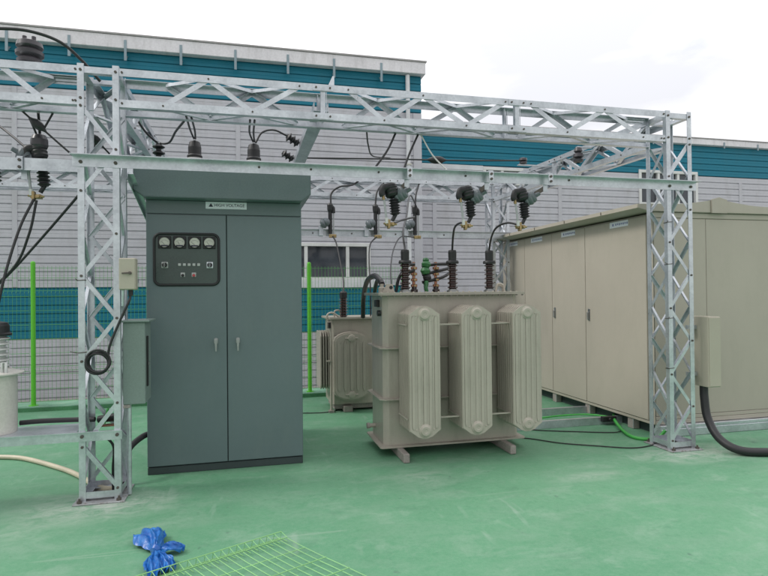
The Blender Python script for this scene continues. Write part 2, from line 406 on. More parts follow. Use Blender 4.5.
for x in (-.12, -4.2, -8.3): MB().box(x - .045, x + .045, YL - .010, YL + .02, 1.775, 5.57, M['siding'], .003).build('joint_strip', b1)
window(b1, WX0, WX1, WZ0, WZ1, YL, (1.25, 2.14), sill=1.725)

YR = 12.6
b2 = thing('metal_clad_building', 'lower lilac grey clad hall with a teal band, right of the taller hall', 'building', (10, YR, 0))
R1 = (9.86, 11.66, 3.80, 4.72); R2 = (5.55, 6.6, 4.18, 4.60)
s_ = MB(); x = XE - .3
for (xa, xb, za, zb) in (R2, R1):
    siding(s_, x, xa, -1.2, 4.62, YR, M['siding']); siding(s_, xa, xb, -1.2, za, YR, M['siding'])
    if zb < 4.62: siding(s_, xa, xb, zb, 4.62, YR, M['siding'])
    x = xb
siding(s_, x, 24, -1.2, 4.62, YR, M['siding'])
s_.box(XE - .2, 24, YR + .12, YR + 12, -1.2, 5.35, M['siding']); s_.build('siding', b2)
s_ = MB()
siding(s_, XE - .3, R1[0], 4.625, 5.46, YR, M['teal']); siding(s_, R1[1], 24, 4.625, 5.46, YR, M['teal']); siding(s_, R1[0], R1[1], R1[3], 5.46, YR, M['teal'])
s_.build('upper_teal_band', b2)
f = MB(); f.box(XE + .1, 24.2, YR - .12, YR + 12.2, 5.43, 5.585, M['fascia'], .008); f.box(XE + .1, 24.2, YR - .14, YR + 12.2, 5.587, 5.612, M['fasciacap'], .005); f.build('roof_edge', b2)
for k in range(9): MB().box(10.2 + k * 1.1, 10.24 + k * 1.1, YR - .132, YR - .121, 5.36, 5.52, M['strap']).build('strap_bracket', b2)
MB().box(XE + .01, R2[0], YR - .03, YR + .02, 4.50, 4.618, M['sill'], .005).build('flashing', b2)
for x in (4.32, 7.6, 13.05, 16.5): MB().box(x - .05, x + .05, YR - .010, YR + .02, -1.2, 4.49, M['siding'], .003).build('joint_strip', b2)
window(b2, *R1, YR, (10.46, 11.06)); window(b2, *R2, YR, (6.05,))

# ------------------------------------------------------------------ fence
fx = [-12.66, -10.71, -8.76, -6.81, -4.86, -2.91, -.96, .98, 2.52]; FY = 8.96
fn = thing('mesh_fence', 'lime green welded mesh fence on the kerb before the tall hall', 'fence', (-3, FY, .062))
for x in fx:
    MB().tube([(x, FY, .063), (x, FY, 2.075)], .031, M['fence'], 14).lathe([(.031, 0), (.026, .014), (.012, .022), (0, .024)], (x, FY, 2.075), M['fence'], n=14).lathe([(.0, .006), (.06, .006), (.06, 0)], (x, FY, .062), M['fence']).build('post', fn)
for i in range(len(fx) - 1):
    a, c = fx[i] + .04, fx[i + 1] - .04; p = MB(); n = max(2, round((c - a) / .052)); yy = FY - .03
    for k in range(n + 1):
        x = a + (c - a) * k / n
        p.tube([(x, yy, .12), (x, yy, .55), (x, yy - .03, .58), (x, yy, .61), (x, yy, 1.62), (x, yy - .03, 1.65), (x, yy, 1.68), (x, yy, 2.03)], .0024, M['wire'], 4, False)
    for z in [.12, .3, .5, .55, .61, .8, 1.0, 1.2, 1.4, 1.6, 1.68, 1.86, 2.0]:
        p.bar((a, yy - .004, z), (c, yy - .004, z), (0, 0, 1), .006, .006, M['wire'])
    p.build('mesh_panel', fn)

# ------------------------------------------------------------------ steel gantry
G = M['galv']
gantry = thing('steel_gantry', 'galvanized lattice steel gantry with four towers spanning over the transformers', 'gantry', (1.5, 4.82, 0))
def zig(mb, A0, A1, B0, B1, nrm, n, w, t, phase=0, m=None):
    """zigzag bars between chord lines A0-A1 and B0-B1"""
    A0, A1, B0, B1 = V(A0), V(A1), V(B0), V(B1); nrm = V(nrm)
    for i in range(n):
        P = A0.lerp(A1, i / n) if (i + phase) % 2 == 0 else B0.lerp(B1, i / n)
        Q = B0.lerp(B1, (i + 1) / n) if (i + phase) % 2 == 0 else A0.lerp(A1, (i + 1) / n)
        d = (Q - P).normalized(); u = d.cross(nrm)
        if u.z > 0: u = -u                                   # flange on the lower edge
        off = nrm * (.0015 * (i % 2))
        mb.angle(P - u * w / 2 + off, Q - u * w / 2 + off, u, nrm, (w, w * .8), t, m or G)
def tower(x0, x1, y0, y1, h, nseg=9, off=0):
    lac = MB(); e = .010; q = .024; zt = h - .33; zb = .10
    zig(lac, (x0 + q, y0 + e, zb), (x0 + q, y0 + e, zt), (x1 - q, y0 + e, zb), (x1 - q, y0 + e, zt), (0, 1, 0), nseg, .032, .004, off)
    zig(lac, (x0 + q, y1 - e, zb), (x0 + q, y1 - e, zt), (x1 - q, y1 - e, zb), (x1 - q, y1 - e, zt), (0, -1, 0), nseg, .032, .004, off + 1)
    zig(lac, (x0 + e, y0 + q, zb), (x0 + e, y0 + q, zt), (x0 + e, y1 - q, zb), (x0 + e, y1 - q, zt), (1, 0, 0), nseg, .032, .004, off + 1)
    zig(lac, (x1 - e, y0 + q, zb), (x1 - e, y0 + q, zt), (x1 - e, y1 - q, zb), (x1 - e, y1 - q, zt), (-1, 0, 0), nseg, .032, .004, off)
    t = lac.build('lattice_tower', gantry)
    for z in (.03, h - .07):                                 # horizontal ties
        lac = MB()
        lac.angle((x0 + .006, y0 + .007, z), (x1 - .006, y0 + .007, z), (0, 0, 1), (0, 1, 0), .05, .005, G)
        lac.angle((x0 + .006, y1 - .007, z), (x1 - .006, y1 - .007, z), (0, 0, 1), (0, -1, 0), .05, .005, G)
        lac.angle((x0 + .007, y0 + .014, z + .002), (x0 + .007, y1 - .014, z + .002), (0, 0, 1), (1, 0, 0), .05, .005, G)
        lac.angle((x1 - .007, y0 + .014, z + .002), (x1 - .007, y1 - .014, z + .002), (0, 0, 1), (-1, 0, 0), .05, .005, G)
        lac.build('tie_frame', t)
    for (x, sx) in ((x0, 1), (x1, -1)):
        for (y, sy) in ((y0, 1), (y1, -1)):
            l = MB(); l.angle((x, y, .012), (x, y, h), (sx, 0, 0), (0, sy, 0), .048, .005, G)
            if sy == 1:
                for i in range(nseg + 1):
                    z = zb + (zt - zb) * i / nseg
                    if (i + off) % 2 == (0 if sx == 1 else 1): l.bolt((x + sx * .024, y, z), (0, -1, 0))
                l.bolt((x + sx * .024, y, h - .05), (0, -1, 0)); l.bolt((x + sx * .024, y, h - .27), (0, -1, 0))
            l.build('leg', t)
    bp = MB(); bp.box(x0 - .035, x1 + .035, y0 - .06, y1 + .05, 0.001, .012, M['baseplate'], .002)
    for (bx, by) in ((x0 + .01, y0 - .03), (x1 - .01, y0 - .03), (x0 + .01, y1 + .03), (x1 - .01, y1 + .03)):
        bp.lathe([(0, .034), (.008, .034), (.008, .016), (.019, .016), (.019, 0)], (bx, by, .012), M['bolt'], n=6, smooth=False)
    bp.build('base_plate', t)
TL, TR, BL, BR = (-1.255, -.955), (4.10, 4.397), (-1.255, -.955), (3.95, 4.25)
YF0, YF1, YB0, YB1 = 4.82, 5.12, 8.6, 8.9
HT = 3.41
tower(*TL, YF0, YF1, HT, 9, 1); tower(*TR, YF0, YF1, HT - .01, 9, 0); tower(*BL, YB0, YB1, HT, 9, 0); tower(*BR, YB0, YB1, HT, 9, 1)
tower(-4.6, -4.3, YF0, YF1, HT, 9, 0); tower(-4.6, -4.3, YB0, YB1, HT, 9, 0)

def zig_nodes(mb, A0, A1, B0, B1, nrm, w, t, nodes, flip=0):
    nrm = V(nrm)
    for (u0, s0), (u1, s1) in zip(nodes, nodes[1:]):
        P = (A0.lerp(A1, u0) if (s0 ^ flip) == 0 else B0.lerp(B1, u0)); Q = (A0.lerp(A1, u1) if (s1 ^ flip) == 0 else B0.lerp(B1, u1))
        d = (Q - P).normalized(); u = d.cross(nrm)
        if u.z > 0: u = -u
        if s0 == s1:
            mb.bar(P + nrm * .006, Q + nrm * .006, u, .02, .004, G); continue
        off = nrm * (.0015 * s0)
        mb.angle(P - u * w / 2 + off, Q - u * w / 2 + off, u, nrm, (w, w * .8), t, G)
def truss(p0, p1, q0, q1, z0, z1, n, joints=(), phase=0, cw=.060, out=None, nodes=None):
    """box truss between side line p0->p1 and side line q0->q1 (xy), bottom z0, top z1"""
    P0, P1, Q0, Q1 = [V((*p, 0)) for p in (p0, p1, q0, q1)]
    s = (Q0 - P0).normalized(); up = V((0, 0, 1)); zb, zt = V((0, 0, z0)), V((0, 0, z1))
    lac = MB(); e = .008; q = .03
    if nodes is None: nodes = [(i / n, (i + phase) % 2) for i in range(n + 1)]
    def zg(a, b, c, d, nr, k): zig_nodes(lac, a, b, c, d, nr, .042 if abs(nr.z) < .5 else .034, .004, nodes if abs(nr.z) < .5 else nodes, k)
    zg(P0 + zb + up * q + s * e, P1 + zb + up * q + s * e, P0 + zt - up * q + s * e, P1 + zt - up * q + s * e, s, 0)
    zg(Q0 + zb + up * q - s * e, Q1 + zb + up * q - s * e, Q0 + zt - up * q - s * e, Q1 + zt - up * q - s * e, -s, 1)
    zg(P0 + zb + s * q + up * e, P1 + zb + s * q + up * e, Q0 + zb - s * q + up * e, Q1 + zb - s * q + up * e, up, 0)
    zg(P0 + zt + s * q - up * e, P1 + zt + s * q - up * e, Q0 + zt - s * q - up * e, Q1 + zt - s * q - up * e, -up, 1)
    t = lac.build('lattice_truss', gantry)
    for j in joints:
        for A0, A1, sg in ((P0, P1, 1), (Q0, Q1, -1)):
            lac = MB(); c = A0.lerp(A1, j); d = (A1 - A0).normalized()
            lac.angle(c + zb + s * sg * .0075 - d * .02, c + zt + s * sg * .0075 - d * .02, d, s * sg, .042, .005, G)
            lac.angle(c + zb + s * sg * .0072 + d * .028, c + zt + s * sg * .0072 + d * .028, d, s * sg, .005, .005, G)
            lac.build('joint_post', t)
    for A0, A1, z, sg, su in ((P0, P1, zb, 1, 1), (P0, P1, zt, 1, -1), (Q0, Q1, zb, -1, 1), (Q0, Q1, zt, -1, -1)):
        c = MB(); c.angle(A0 + z, A1 + z, up * su, s * sg, cw, .005, G)
        for (u_, k_) in nodes:
            if (k_ == 0) == ((su == 1) == (sg == 1)):
                c.bolt(A0.lerp(A1, min(max(u_, .01), .99)) + z + up * su * cw * .5, -s * sg, .008, .007)
        for u_ in (.004, .996): c.bolt(A0.lerp(A1, u_) + z + up * su * cw * .5, -s * sg, .009, .008)
        for j in joints:
            d = (A1 - A0).normalized(); P = A0.lerp(A1, j) + z + up * su * cw * .5
            c.bar(P - d * .09 - s * sg * .003, P + d * .09 - s * sg * .003, up, cw * .85, .006, G)
            for k in (-.06, .06): c.bolt(P + d * k - s * sg * .006, -s * sg, .009, .008)
        c.build('chord', t)
    return t
def ux(x, a=TL[1], b=TR[0]): return (x - a) / (b - a)
NF = [(ux(x), k) for x, k in ((-.63, 0), (-.28, 1), (.07, 0), (.46, 1), (.88, 1), (1.20, 0), (1.56, 1), (1.97, 0), (2.36, 1), (2.62, 1), (3.0, 0), (3.41, 1), (3.84, 0), (4.06, 0))]
NL = [((x + 4.3) / 3.045, k) for x, k in ((-4.2, 1), (-3.85, 0), (-3.5, 1), (-3.15, 0), (-2.8, 1), (-2.45, 0), (-2.1, 0), (-1.80, 1), (-1.50, 0), (-1.28, 0))]
truss((TL[1] + .001, YF0 + .006), (TR[0] - .001, YF0 + .006), (TL[1] + .001, YF1 - .006), (TR[0] - .001, YF1 - .006), 3.088, 3.393, 15, (ux(.66), ux(2.48)), 0, nodes=NF)
truss((-4.3, YF0 + .006), (TL[0] - .001, YF0 + .006), (-4.3, YF1 - .006), (TL[0] - .001, YF1 - .006), 3.088, 3.393, 9, (), 0, nodes=NL)
truss((BL[1] + .001, YB0 + .006), (BR[0] - .001, YB0 + .006), (BL[1] + .001, YB1 - .006), (BR[0] - .001, YB1 - .006), 3.088, 3.393, 13, (.33, .66), 1)
truss((-4.3, YB0 + .006), (BL[0] - .001, YB0 + .006), (-4.3, YB1 - .006), (BL[0] - .001, YB1 - .006), 3.088, 3.393, 8, (), 1)
truss((TL[0] + .006, YF1 + .002), (BL[0] + .006, YB0 - .002), (TL[1] - .006, YF1 + .002), (BL[1] - .006, YB0 - .002), 3.085, 3.39, 9, (), 0)
truss((TR[0] + .006, YF1 + .002), (BR[0] + .006, YB0 - .002), (TR[1] - .006, YF1 + .002), (BR[1] - .006, YB0 - .002), 3.085, 3.39, 9, (.5,), 1)
for (tx, zs_) in ((TR[0], (2.28, 1.86, 1.32, .82)), (TL[0], (1.72, 1.16))):
    for k, z in enumerate(zs_):
        q = MB(); q.tube([(tx - .004, 4.816, z), (tx + .052, 4.816, z + .004), (tx + .056, 4.85, z + .002), (tx + .03, 4.874, z), (tx - .004, 4.87, z - .003), (tx - .004, 4.816, z), (tx - .012 - .04 * (k % 2), 4.80, z + .014)], .0035, M['bolt'], 5)
        q.build('wire_tie', gantry)
# cross-arms
c = MB(); c.angle((-1.29, 4.818, 2.688), (4.44, 4.818, 2.688), (0, -1, 0), (0, 0, -1), (.085, .085), .006, G)
for x in (-1.23, -.98, 4.124, 4.373): c.bolt((x, 4.812, 2.64), (0, -1, 0), .014, .010)
for x in (.12, .55, 1.14, 1.95, 3.0): c.bolt((x, 4.812, 2.655), (0, -1, 0), .010, .008)
c.build('crossarm', gantry)
c = MB(); c.angle((-4.6, 5.122, 2.72), (-1.20, 5.122, 2.72), (0, 1, 0), (0, 0, -1), (.075, .1), .006, G); c.build('crossarm', gantry)
c = MB(); c.angle((-1.3, 8.598, 2.575), (4.43, 8.598, 2.575), (0, -1, 0), (0, 0, -1), (.07, .1), .006, M['galv'])
for x in (-.9, .2, 1.0, 1.6, 2.3, 3.1): c.bolt((x, 8.592, 2.52), (0, -1, 0), .012, .010)
c.build('crossarm', gantry)
c = MB(); c.angle((-4.6, 4.818, .552), (-.945, 4.818, .552), (0, -1, 0), (0, 0, -1), (.022, .075), .006, G)
c.angle((-4.6, 4.83, .478), (-1.27, 4.83, .478), (0, 1, 0), (0, 0, 1), (.06, .05), .006, G)
c.box(-4.25, -1.27, 4.822, 5.14, .546, .553, G)
for x in (-1.23, -.98): c.bolt((x, 4.812, .515), (0, -1, 0), .014, .010)
c.build('equipment_shelf', gantry)
c = MB(); X0 = .60                                            # channel running front to back on the truss bottoms
c.box(X0, X0 + .13, 4.99, 8.75, 3.215, 3.222, G); c.box(X0, X0 + .007, 4.99, 8.75, 3.222, 3.29, G); c.box(X0 + .123, X0 + .13, 4.99, 8.75, 3.222, 3.29, G)
c.prism([(.70, 3.38), (.77, 3.38), (.77, 3.50), (.755, 3.50)], 4.90, 4.907, G)
c.build('crossbeam', gantry)
c = MB(); c.angle((-.95, 5.10, 2.62), (-.90, 5.90, 2.30), (0, 0, -1), (1, 0, 0), .05, .005, G); c.build('knee_brace', gantry)
c = MB(); c.bar((4.66, 7.0, 3.1), (4.16, 7.0, 3.1), (0, 0, 1), .05, .006, G); c.build('stay', gantry)

# ------------------------------------------------------------------ fuse cut-outs on the front cross-arms
def sheds(mb, p0, p1, r0, r1, n, m, core=None):
    p0, p1 = V(p0), V(p1); L = (p1 - p0).length; ax = (p1 - p0); prof = [(0, 0), (r0, 0)]
    for i in range(n):
        h = L * (i + .15) / n; prof += [(r0, h), (r1, h + L * .28 / n), (r1 * .97, h + L * .40 / n), (r0, h + L * .72 / n)]
    prof += [(r0, L), (0, L)]; mb.lathe(prof, p0, core or m, ax, 16)
def cutout(x, y, z, label, strap_dx, sy0, sy1, sz0, sz1, group='fuse cut-outs on the front cross-arms', k=1.0):
    """x,y: body axis; z: brass terminal"""
    t = thing('fuse_cutout', label, 'fuse cutout', (x, y, z), group)
    st = MB(); sx = x + strap_dx; w = .022
    st.box(sx - w, sx + w, sy0 - .008, sy0, sz0, sz1, M['galv']); st.box(sx - w, sx + w, sy1, sy1 + .008, sz0 - .06, sz1, M['galv'])
    st.box(sx - w, sx + w, sy0 + .0, sy1 + .0, sz1, sz1 + .008, M['galv']); st.bolt((sx, sy0 - .008, sz1 - .025), (0, -1, 0), .012, .012); st.bolt((sx, sy0 - .008, sz0 + .02), (0, -1, 0), .012, .012)
    st.bar((sx, sy1 + .012, sz0 - .02), (x + .03 + strap_dx * .4, y + .01, z + .29 * k), (0, 0, 1), .04, .012, M['bolt'])
    st.build('mounting_strap', t)
    sg = 1 if strap_dx > 0 else -1
    dk = MB(); c = V((x + .10 * sg, y + .0, z + .275 * k)); ax = V((.75 * sg, -.45, .40)).normalized()
    dk.lathe([(0, -.075), (.030, -.072), (.062, -.055), (.068, -.040), (.060, -.028), (.066, -.012), (.068, .004), (.058, .016), (.060, .030), (.050, .048), (.022, .058), (.018, .10), (0, .10)], c, M['greyins'], ax, 24); dk.build('bracket_insulator', t)
    hd = MB(); hz = z + .30 * k
    hd.lathe([(0, .068), (.042, .064), (.060, .046), (.064, .02), (.060, .012), (.066, -.004), (.060, -.02), (.064, -.036), (.052, -.055), (.02, -.07), (0, -.07)], (x + .005, y, hz), M['black'], (-.25, .1, 1), 20)
    hd.tube(smooth_path([(x - .02, y - .02, hz + .03), (x - .07, y - .03, hz + .015), (x - .085, y - .03, hz - .03), (x - .075, y - .03, hz - .055)], 5), [.034] * 6 + [.030] * 10, M['black'], 12)
    hd.tube([(x - .075, y - .03, hz - .05), (x - .070, y - .03, hz - .09)], .014, M['brass'], 10)
    if k > 1.1: hd.lathe([(.058, -.02), (.066, .0), (.064, .05), (.05, .085), (.02, .10), (0, .10)], (x + .01, y, hz + .055), M['purple'], n=20)
    hd.build('hood', t)
    ins = MB(); sheds(ins, (x + .045, y, z + .085), (x + .03, y, z + .225 * k), .034, .050, 6, M['black']); ins.tube([(x + .015, y, z + .03), (x + .048, y, z + .09)], .018, M['black']); ins.build('lower_insulator', t)
    ft = MB(); ft.tube([(x - .045, y - .03, z + .03), (x - .072, y - .03, z + .25 * k)], .010, M['fusetube'], 10); ft.tube([(x - .04, y - .03, z + .0), (x - .045, y - .03, z + .05)], .017, M['porc'], 10); ft.build('fuse_tube', t)
    br = MB(); br.box(x - .05, x + .03, y - .035, y + .02, z - .022, z + .012, M['brass'], .004); br.box(x - .035, x - .015, y - .05, y + .0, z - .045, z + .035, M['brass'], .003); br.tube([(x - .07, y - .02, z), (x + .05, y - .02, z - .005)], .009, M['brass']); br.bolt((x + .01, y - .035, z - .005), (0, -1, 0), .014, .014, M['brass']); br.build('terminal', t)
    return t
for (x, n_, l) in ((1.275, 0, 'black hooded fuse cutout on the front crossarm, above the left transformer bushing'),
                   (2.005, 1, 'black hooded fuse cutout on the front crossarm, above the middle transformer bushing'),
                   (2.555, 2, 'black hooded fuse cutout on the front crossarm, nearest the cream enclosure')):
    cutout(x, 4.93, 2.22, l, (.125, .16, .205)[n_], 4.735, 4.826, 2.60, 2.69)
cutout(-1.66, 5.24, 2.43, 'black hooded fuse cutout on the crossarm left of the lattice tower', -.09, 5.108, 5.20, 2.62, 2.722, k=1.22)
cutout(-2.02, 5.24, 2.45, 'black hooded fuse cutout at the far left edge of the picture', -.09, 5.108, 5.20, 2.62, 2.722, k=1.22)

def cutout_small(x, label):
    y, z = 8.47, 2.47
    t = thing('fuse_cutout', label, 'fuse cutout', (x, y, z), 'fuse cut-outs on the rear cross-arm')
    b_ = MB(); b_.lathe([(0, 0), (.04, .004), (.072, .03), (.075, .05), (.06, .07), (.07, .09), (.06, .12), (.03, .15), (0, .155)], (x - .14, y + .02, z + .16), M['greyins'], (.85, -.2, .45)); b_.build('bracket_insulator', t)
    MB().box(x - .16, x - .10, 8.50, 8.606, z - .0, z + .16, M['galv'], .004).build('mounting_bracket', t)
    h = MB(); h.tube([(x, y, z + .03), (x, y, z + .40)], .030, M['black'], 12); h.lathe([(0, 0), (.035, .0), (.042, .03), (.045, .10), (.03, .13), (0, .135)], (x, y, z + .36), M['black']); h.tube(smooth_path([(x, y - .01, z + .44), (x + .045, y - .01, z + .42), (x + .05, y - .01, z + .34)], 5), .026, M['black'], 10); h.build('body', t)
    MB().tube([(x + .05, y - .01, z + .02), (x + .05, y - .01, z + .38)], .011, M['fusetube'], 10).build('fuse_tube', t)
    MB().box(x - .02, x + .09, y - .03, y + .02, z - .03, z + .02, M['brass'], .004).bolt((x + .06, y - .03, z), (0, -1, 0), .014, .012, M['brass']).build('terminal', t)
cutout_small(1.25, 'slim fuse cutout on the rear crossarm, above the window mullion')
cutout_small(1.95, 'slim fuse cutout on the rear crossarm, above the right end of the window')
cutout_small(2.58, 'slim fuse cutout on the rear crossarm, behind the left transformer bushing')

# ------------------------------------------------------------------ dark green switchgear cabinet
CX0, CX1, CY0, CY1, CZ = -.857, .523, 5.40, 6.75, 2.50
sw = thing('switchgear_cabinet', 'tall blue green high voltage switchgear cabinet with gauges on its left door', 'switchgear cabinet', (-.167, 5.40, 0))
DG = M['darkgreen']
MB().box(CX0, CX1, CY0 + .022, CY1, .065, 2.52, DG, .006).build('body', sw)
MB().box(CX0 + .004, CX1 - .004, CY0 + .012, CY1, .001, .064, M['plinth'], .003).build('plinth', sw)
r_ = MB()
r_.prism([(CX0 - .075, 2.52), (CX0 - .075, 2.70), (CX0 - .06, 2.715), (CX1 + .06, 2.715), (CX1 + .075, 2.70), (CX1 + .075, 2.52), (CX1 - .01, 2.455), (CX0 + .01, 2.455)], 5.25, 6.9, M['darkgreen_roof'], bev=.006)
r_.build('roof', sw)
MB().box(CX0 + .003, CX1 - .003, CY0 + .004, CY0 + .021, 2.335, 2.452, DG, .002).build('header_panel', sw)
np_ = MB().box(-.345, .02, CY0 - .002, CY0 + .0035, 2.385, 2.450, M['plate'], .002).build('nameplate', sw)
text_mesh('lettering', 'HIGH VOLTAGE', .038, M['ink'], Matrix.Translation((-.135, CY0 - .003, 2.4175)) @ FACE_FRONT, np_)
ic = MB(); ic.prism([(-.318, 2.403), (-.278, 2.403), (-.298, 2.436)], CY0 - .0035, CY0 - .0022, M['ink']); ic.build('warning_triangle', np_)
XM = -.163
dl = MB().box(CX0 + .004, XM - .004, CY0, CY0 + .021, .075, 2.325, DG, .003).build('door', sw)
dr = MB().box(XM + .004, CX1 - .004, CY0, CY0 + .021, .075, 2.325, DG, .003).build('door', sw)
MB().box(XM - .0035, XM + .0035, CY0 + .010, CY0 + .0215, .08, 2.33, M['seam']).build('door_seam', sw)
def rrect(x0, x1, z0, z1, r, n=6):
    pts = []
    for (cx, cz, a0) in ((x1 - r, z1 - r, 0), (x0 + r, z1 - r, 90), (x0 + r, z0 + r, 180), (x1 - r, z0 + r, 270)):
        for k in range(n + 1):
            a = R(a0 + 90 * k / n); pts.append((cx + r * math.cos(a), cz + r * math.sin(a)))
    return pts
wx0, wx1, wz0, wz1 = -.785, -.232, 1.69, 2.15
MB().prism(rrect(wx0 + .01, wx1 - .01, wz0 + .01, wz1 - .01, .045), CY0 - .003, CY0 + .002, M['panel']).build('instrument_panel', dl)
g = MB(); pts = [(x, CY0 - .004, z) for x, z in rrect(wx0, wx1, wz0, wz1, .055)]; g.tube(pts + pts[:2], .012, M['gasket'], 8); g.build('window_gasket', dl)
for i, x in enumerate((-.697, -.570, -.441, -.315)):
    q = MB(); q.box(x - .055, x + .055, CY0 - .014, CY0 - .0035, 2.018, 2.128, M['gasket'], .004)
    q.lathe([(.050, .016), (.050, .024), (.046, .026), (.044, .020)], (x, CY0, 2.073), M['gasket'], (0, -1, 0), 28)
    q.lathe([(.0445, .0185), (0, .0186)], (x, CY0, 2.073), M['dial'], (0, -1, 0), 28)
    a = R((130, 118, 140, 125)[i]); q.bar((x, CY0 - .020, 2.052), (x + .034 * math.cos(a), CY0 - .020, 2.052 + .034 * math.sin(a)), (0, 1, 0), .0008, .0026, M['ink'])
    for k in range(9):
        a = R(35 + k * 110 / 8); q.bar((x + .032 * math.cos(a), CY0 - .0192, 2.058 + .032 * math.sin(a)), (x + .038 * math.cos(a), CY0 - .0192, 2.058 + .032 * math.sin(a) + .006 * math.sin(a)), (0, 1, 0), .0008, .0022, M['ink'])
    q.box(x - .03, x + .03, CY0 - .0195, CY0 - .0187, 2.036, 2.050, M['ink'])
    q.build('gauge', dl)
for x in (-.697, -.311):
    q = MB(); q.box(x - .028, x + .028, CY0 - .012, CY0 - .0035, 1.842, 1.898, M['lampwhite'] if x < -.5 else M['plate'], .003)
    q.lathe([(.022, .012), (.022, .030), (.018, .034), (0, .034)], (x, CY0, 1.87), M['black'], (0, -1, 0), 18); q.box(x - .005, x + .005, CY0 - .046, CY0 - .034, 1.85, 1.892, M['black'], .002); q.build('rotary_switch', dl)
for k in range(5):
    x = -.572 + k * .041
    MB().box(x - .013, x + .013, CY0 - .011, CY0 - .0035, 1.861, 1.886, M['lampwhite'], .003).build('indicator_lamp', dl)
for x, m in ((-.545, M['black']), (-.450, M['red'])):
    q = MB(); q.box(x - .019, x + .019, CY0 - .009, CY0 - .0035, 1.762, 1.802, M['lampwhite'], .002)
    q.lathe([(.013, .009), (.013, .022), (.010, .025), (0, .025)], (x, CY0, 1.776), m, (0, -1, 0), 16); q.build('push_button', dl)
for d, x in ((dl, -.262), (dr, -.068)):
    q = MB(); q.prism(rrect(x - .017, x + .017, 1.150, 1.205, .013), CY0 - .012, CY0 - .0005, M['chrome'], bev=.003)
    q.lathe([(.016, .012), (.016, .026), (0, .028)], (x, CY0, 1.18), M['chrome'], (0, -1, 0), 16)
    q.prism([(x - .012, 1.19), (x + .012, 1.19), (x + .007, 1.085), (x - .005, 1.085)], CY0 - .036, CY0 - .022, M['chrome'], bev=.004); q.build('handle', d)
# insulators standing on its roof
for (x, l) in ((-.50, 'black capped bushing with pale skirt on the cabinet roof, nearer the tower'), (.10, 'black capped bushing with pale skirt on the cabinet roof, nearer the crossbeam')):
    t = thing('roof_bushing', l, 'bushing', (x, 6.2, 2.715), 'bushings on the switchgear roof')
    MB().lathe([(0, 0), (.10, 0), (.10, .02), (.07, .03), (.07, .25), (.098, .27), (.092, .30), (.065, .31), (0, .31)], (x, 6.2, 2.716), M['porc'], n=24).build('skirt', t)
    MB().lathe([(.074, .305), (.078, .33), (.066, .345), (.066, .42), (.062, .44), (.054, .475), (.03, .49), (0, .49)], (x, 6.2, 2.716), M['black'], n=24).build('cap', t)
t = MB(); sheds(t, (-.86, 6.25, 2.716), (-.86, 6.25, 3.17), .026, .062, 7, M['black']); t.lathe([(0, .02), (.02, .02), (.02, 0)], (-.86, 6.25, 3.17), M['chrome'])
tag(t.build('post_insulator', org=(-.86, 6.25, 2.716)), 'slim black ribbed post insulator on the left edge of the cabinet roof', 'insulator')
for (y, l) in ((6.35, 'ribbed black insulator on the crossbeam, nearer the front truss'), (7.1, 'ribbed black insulator on the crossbeam, farther from the front truss')):
    t = MB(); sheds(t, (.59, y, 3.27), (.46, y - .02, 3.35), .026, .055, 3, M['black'])
    tag(t.build('post_insulator', org=(.598, y, 3.25)), l, 'insulator', 'ribbed insulators along the crossbeam')

# ------------------------------------------------------------------ small boxes on the towers
t = thing('switch_box', 'small cream switch box with lever on the left lattice tower', 'box', (-.89, 4.86, 1.64))
MB().box(-.952, -.832, 4.765, 4.865, 1.645, 1.893, M['creambox'], .006).build('case', t)
q = MB(); q.box(-.948, -.836, 4.752, 4.764, 1.650, 1.888, M['creambox'], .003); q.build('lid', t)
q = MB(); q.lathe([(.012, 0), (.012, .02), (0, .022)], (-.868, 4.752, 1.775), M['bolt'], (0, -1, 0)); q.bar((-.868, 4.735, 1.775), (-.925, 4.735, 1.772), (0, 0, 1), .012, .008, M['bolt']); q.build('lever', t)
q = MB(); q.box(-.955, -.83, 4.866, 4.90, 1.70, 1.73, G); q.build('mounting_bracket', t); q = MB(); q.tube([(-.875, 4.81, 1.645), (-.875, 4.81, 1.60)], .018, M['black']); q.build('cable_gland', t); q = MB(); q.tube([(-.93, 4.80, 1.644), (-.935, 4.82, 1.52)], .012, G); q.build('conduit', t)
t = thing('junction_box', 'grey green junction box with overhanging lid beside the switchgear cabinet', 'box', (-.88, 4.99, .72))
MB().box(-.951, -.785, 4.885, 5.17, .73, 1.385, M['greybox'], .005).build('case', t)
MB().box(-.965, -.748, 4.862, 5.20, 1.386, 1.402, M['greybox'], .004).build('lid', t)
q = MB(); q.box(-.784, -.772, 4.95, 4.985, .86, 1.27, M['gasket'], .004); q.box(-.772, -.764, 4.958, 4.977, 1.03, 1.06, M['chrome'], .002); q.build('latch_strip', t)
q = MB(); q.box(-.951, -.90, 4.89, 4.95, .70, .729, M['skid'], .004); q.tube([(-.91, 4.92, .73), (-.91, 4.92, .01)], .016, G, 12); q.build('conduit', t)
t = thing('meter_box', 'cream steel box on the right lattice tower with a thick black cable below', 'box', (4.57, 4.86, .62))
MB().box(4.502, 4.648, 4.752, 4.985, .62, 1.33, M['creambox'], .005).build('case', t)
MB().box(4.508, 4.642, 4.742, 4.7515, .63, 1.32, M['creambox'], .002).build('front_panel', t)
MB().box(4.398, 4.5015, 4.90, 4.94, .72, .76, G).box(4.398, 4.5015, 4.90, 4.94, 1.20, 1.24, G).build('mounting_bracket', t)
cable('power_cable', [(4.56, 4.88, .64), (4.555, 4.87, .50), (4.545, 4.82, .30), (4.545, 4.68, .13), (4.62, 4.52, .05), (4.86, 4.42, .04), (5.25, 4.38, .04), (6.2, 4.36, .04)], .040, M['cable'], 'thick black cable dropping from the cream box and running across the floor to the right', n=14)

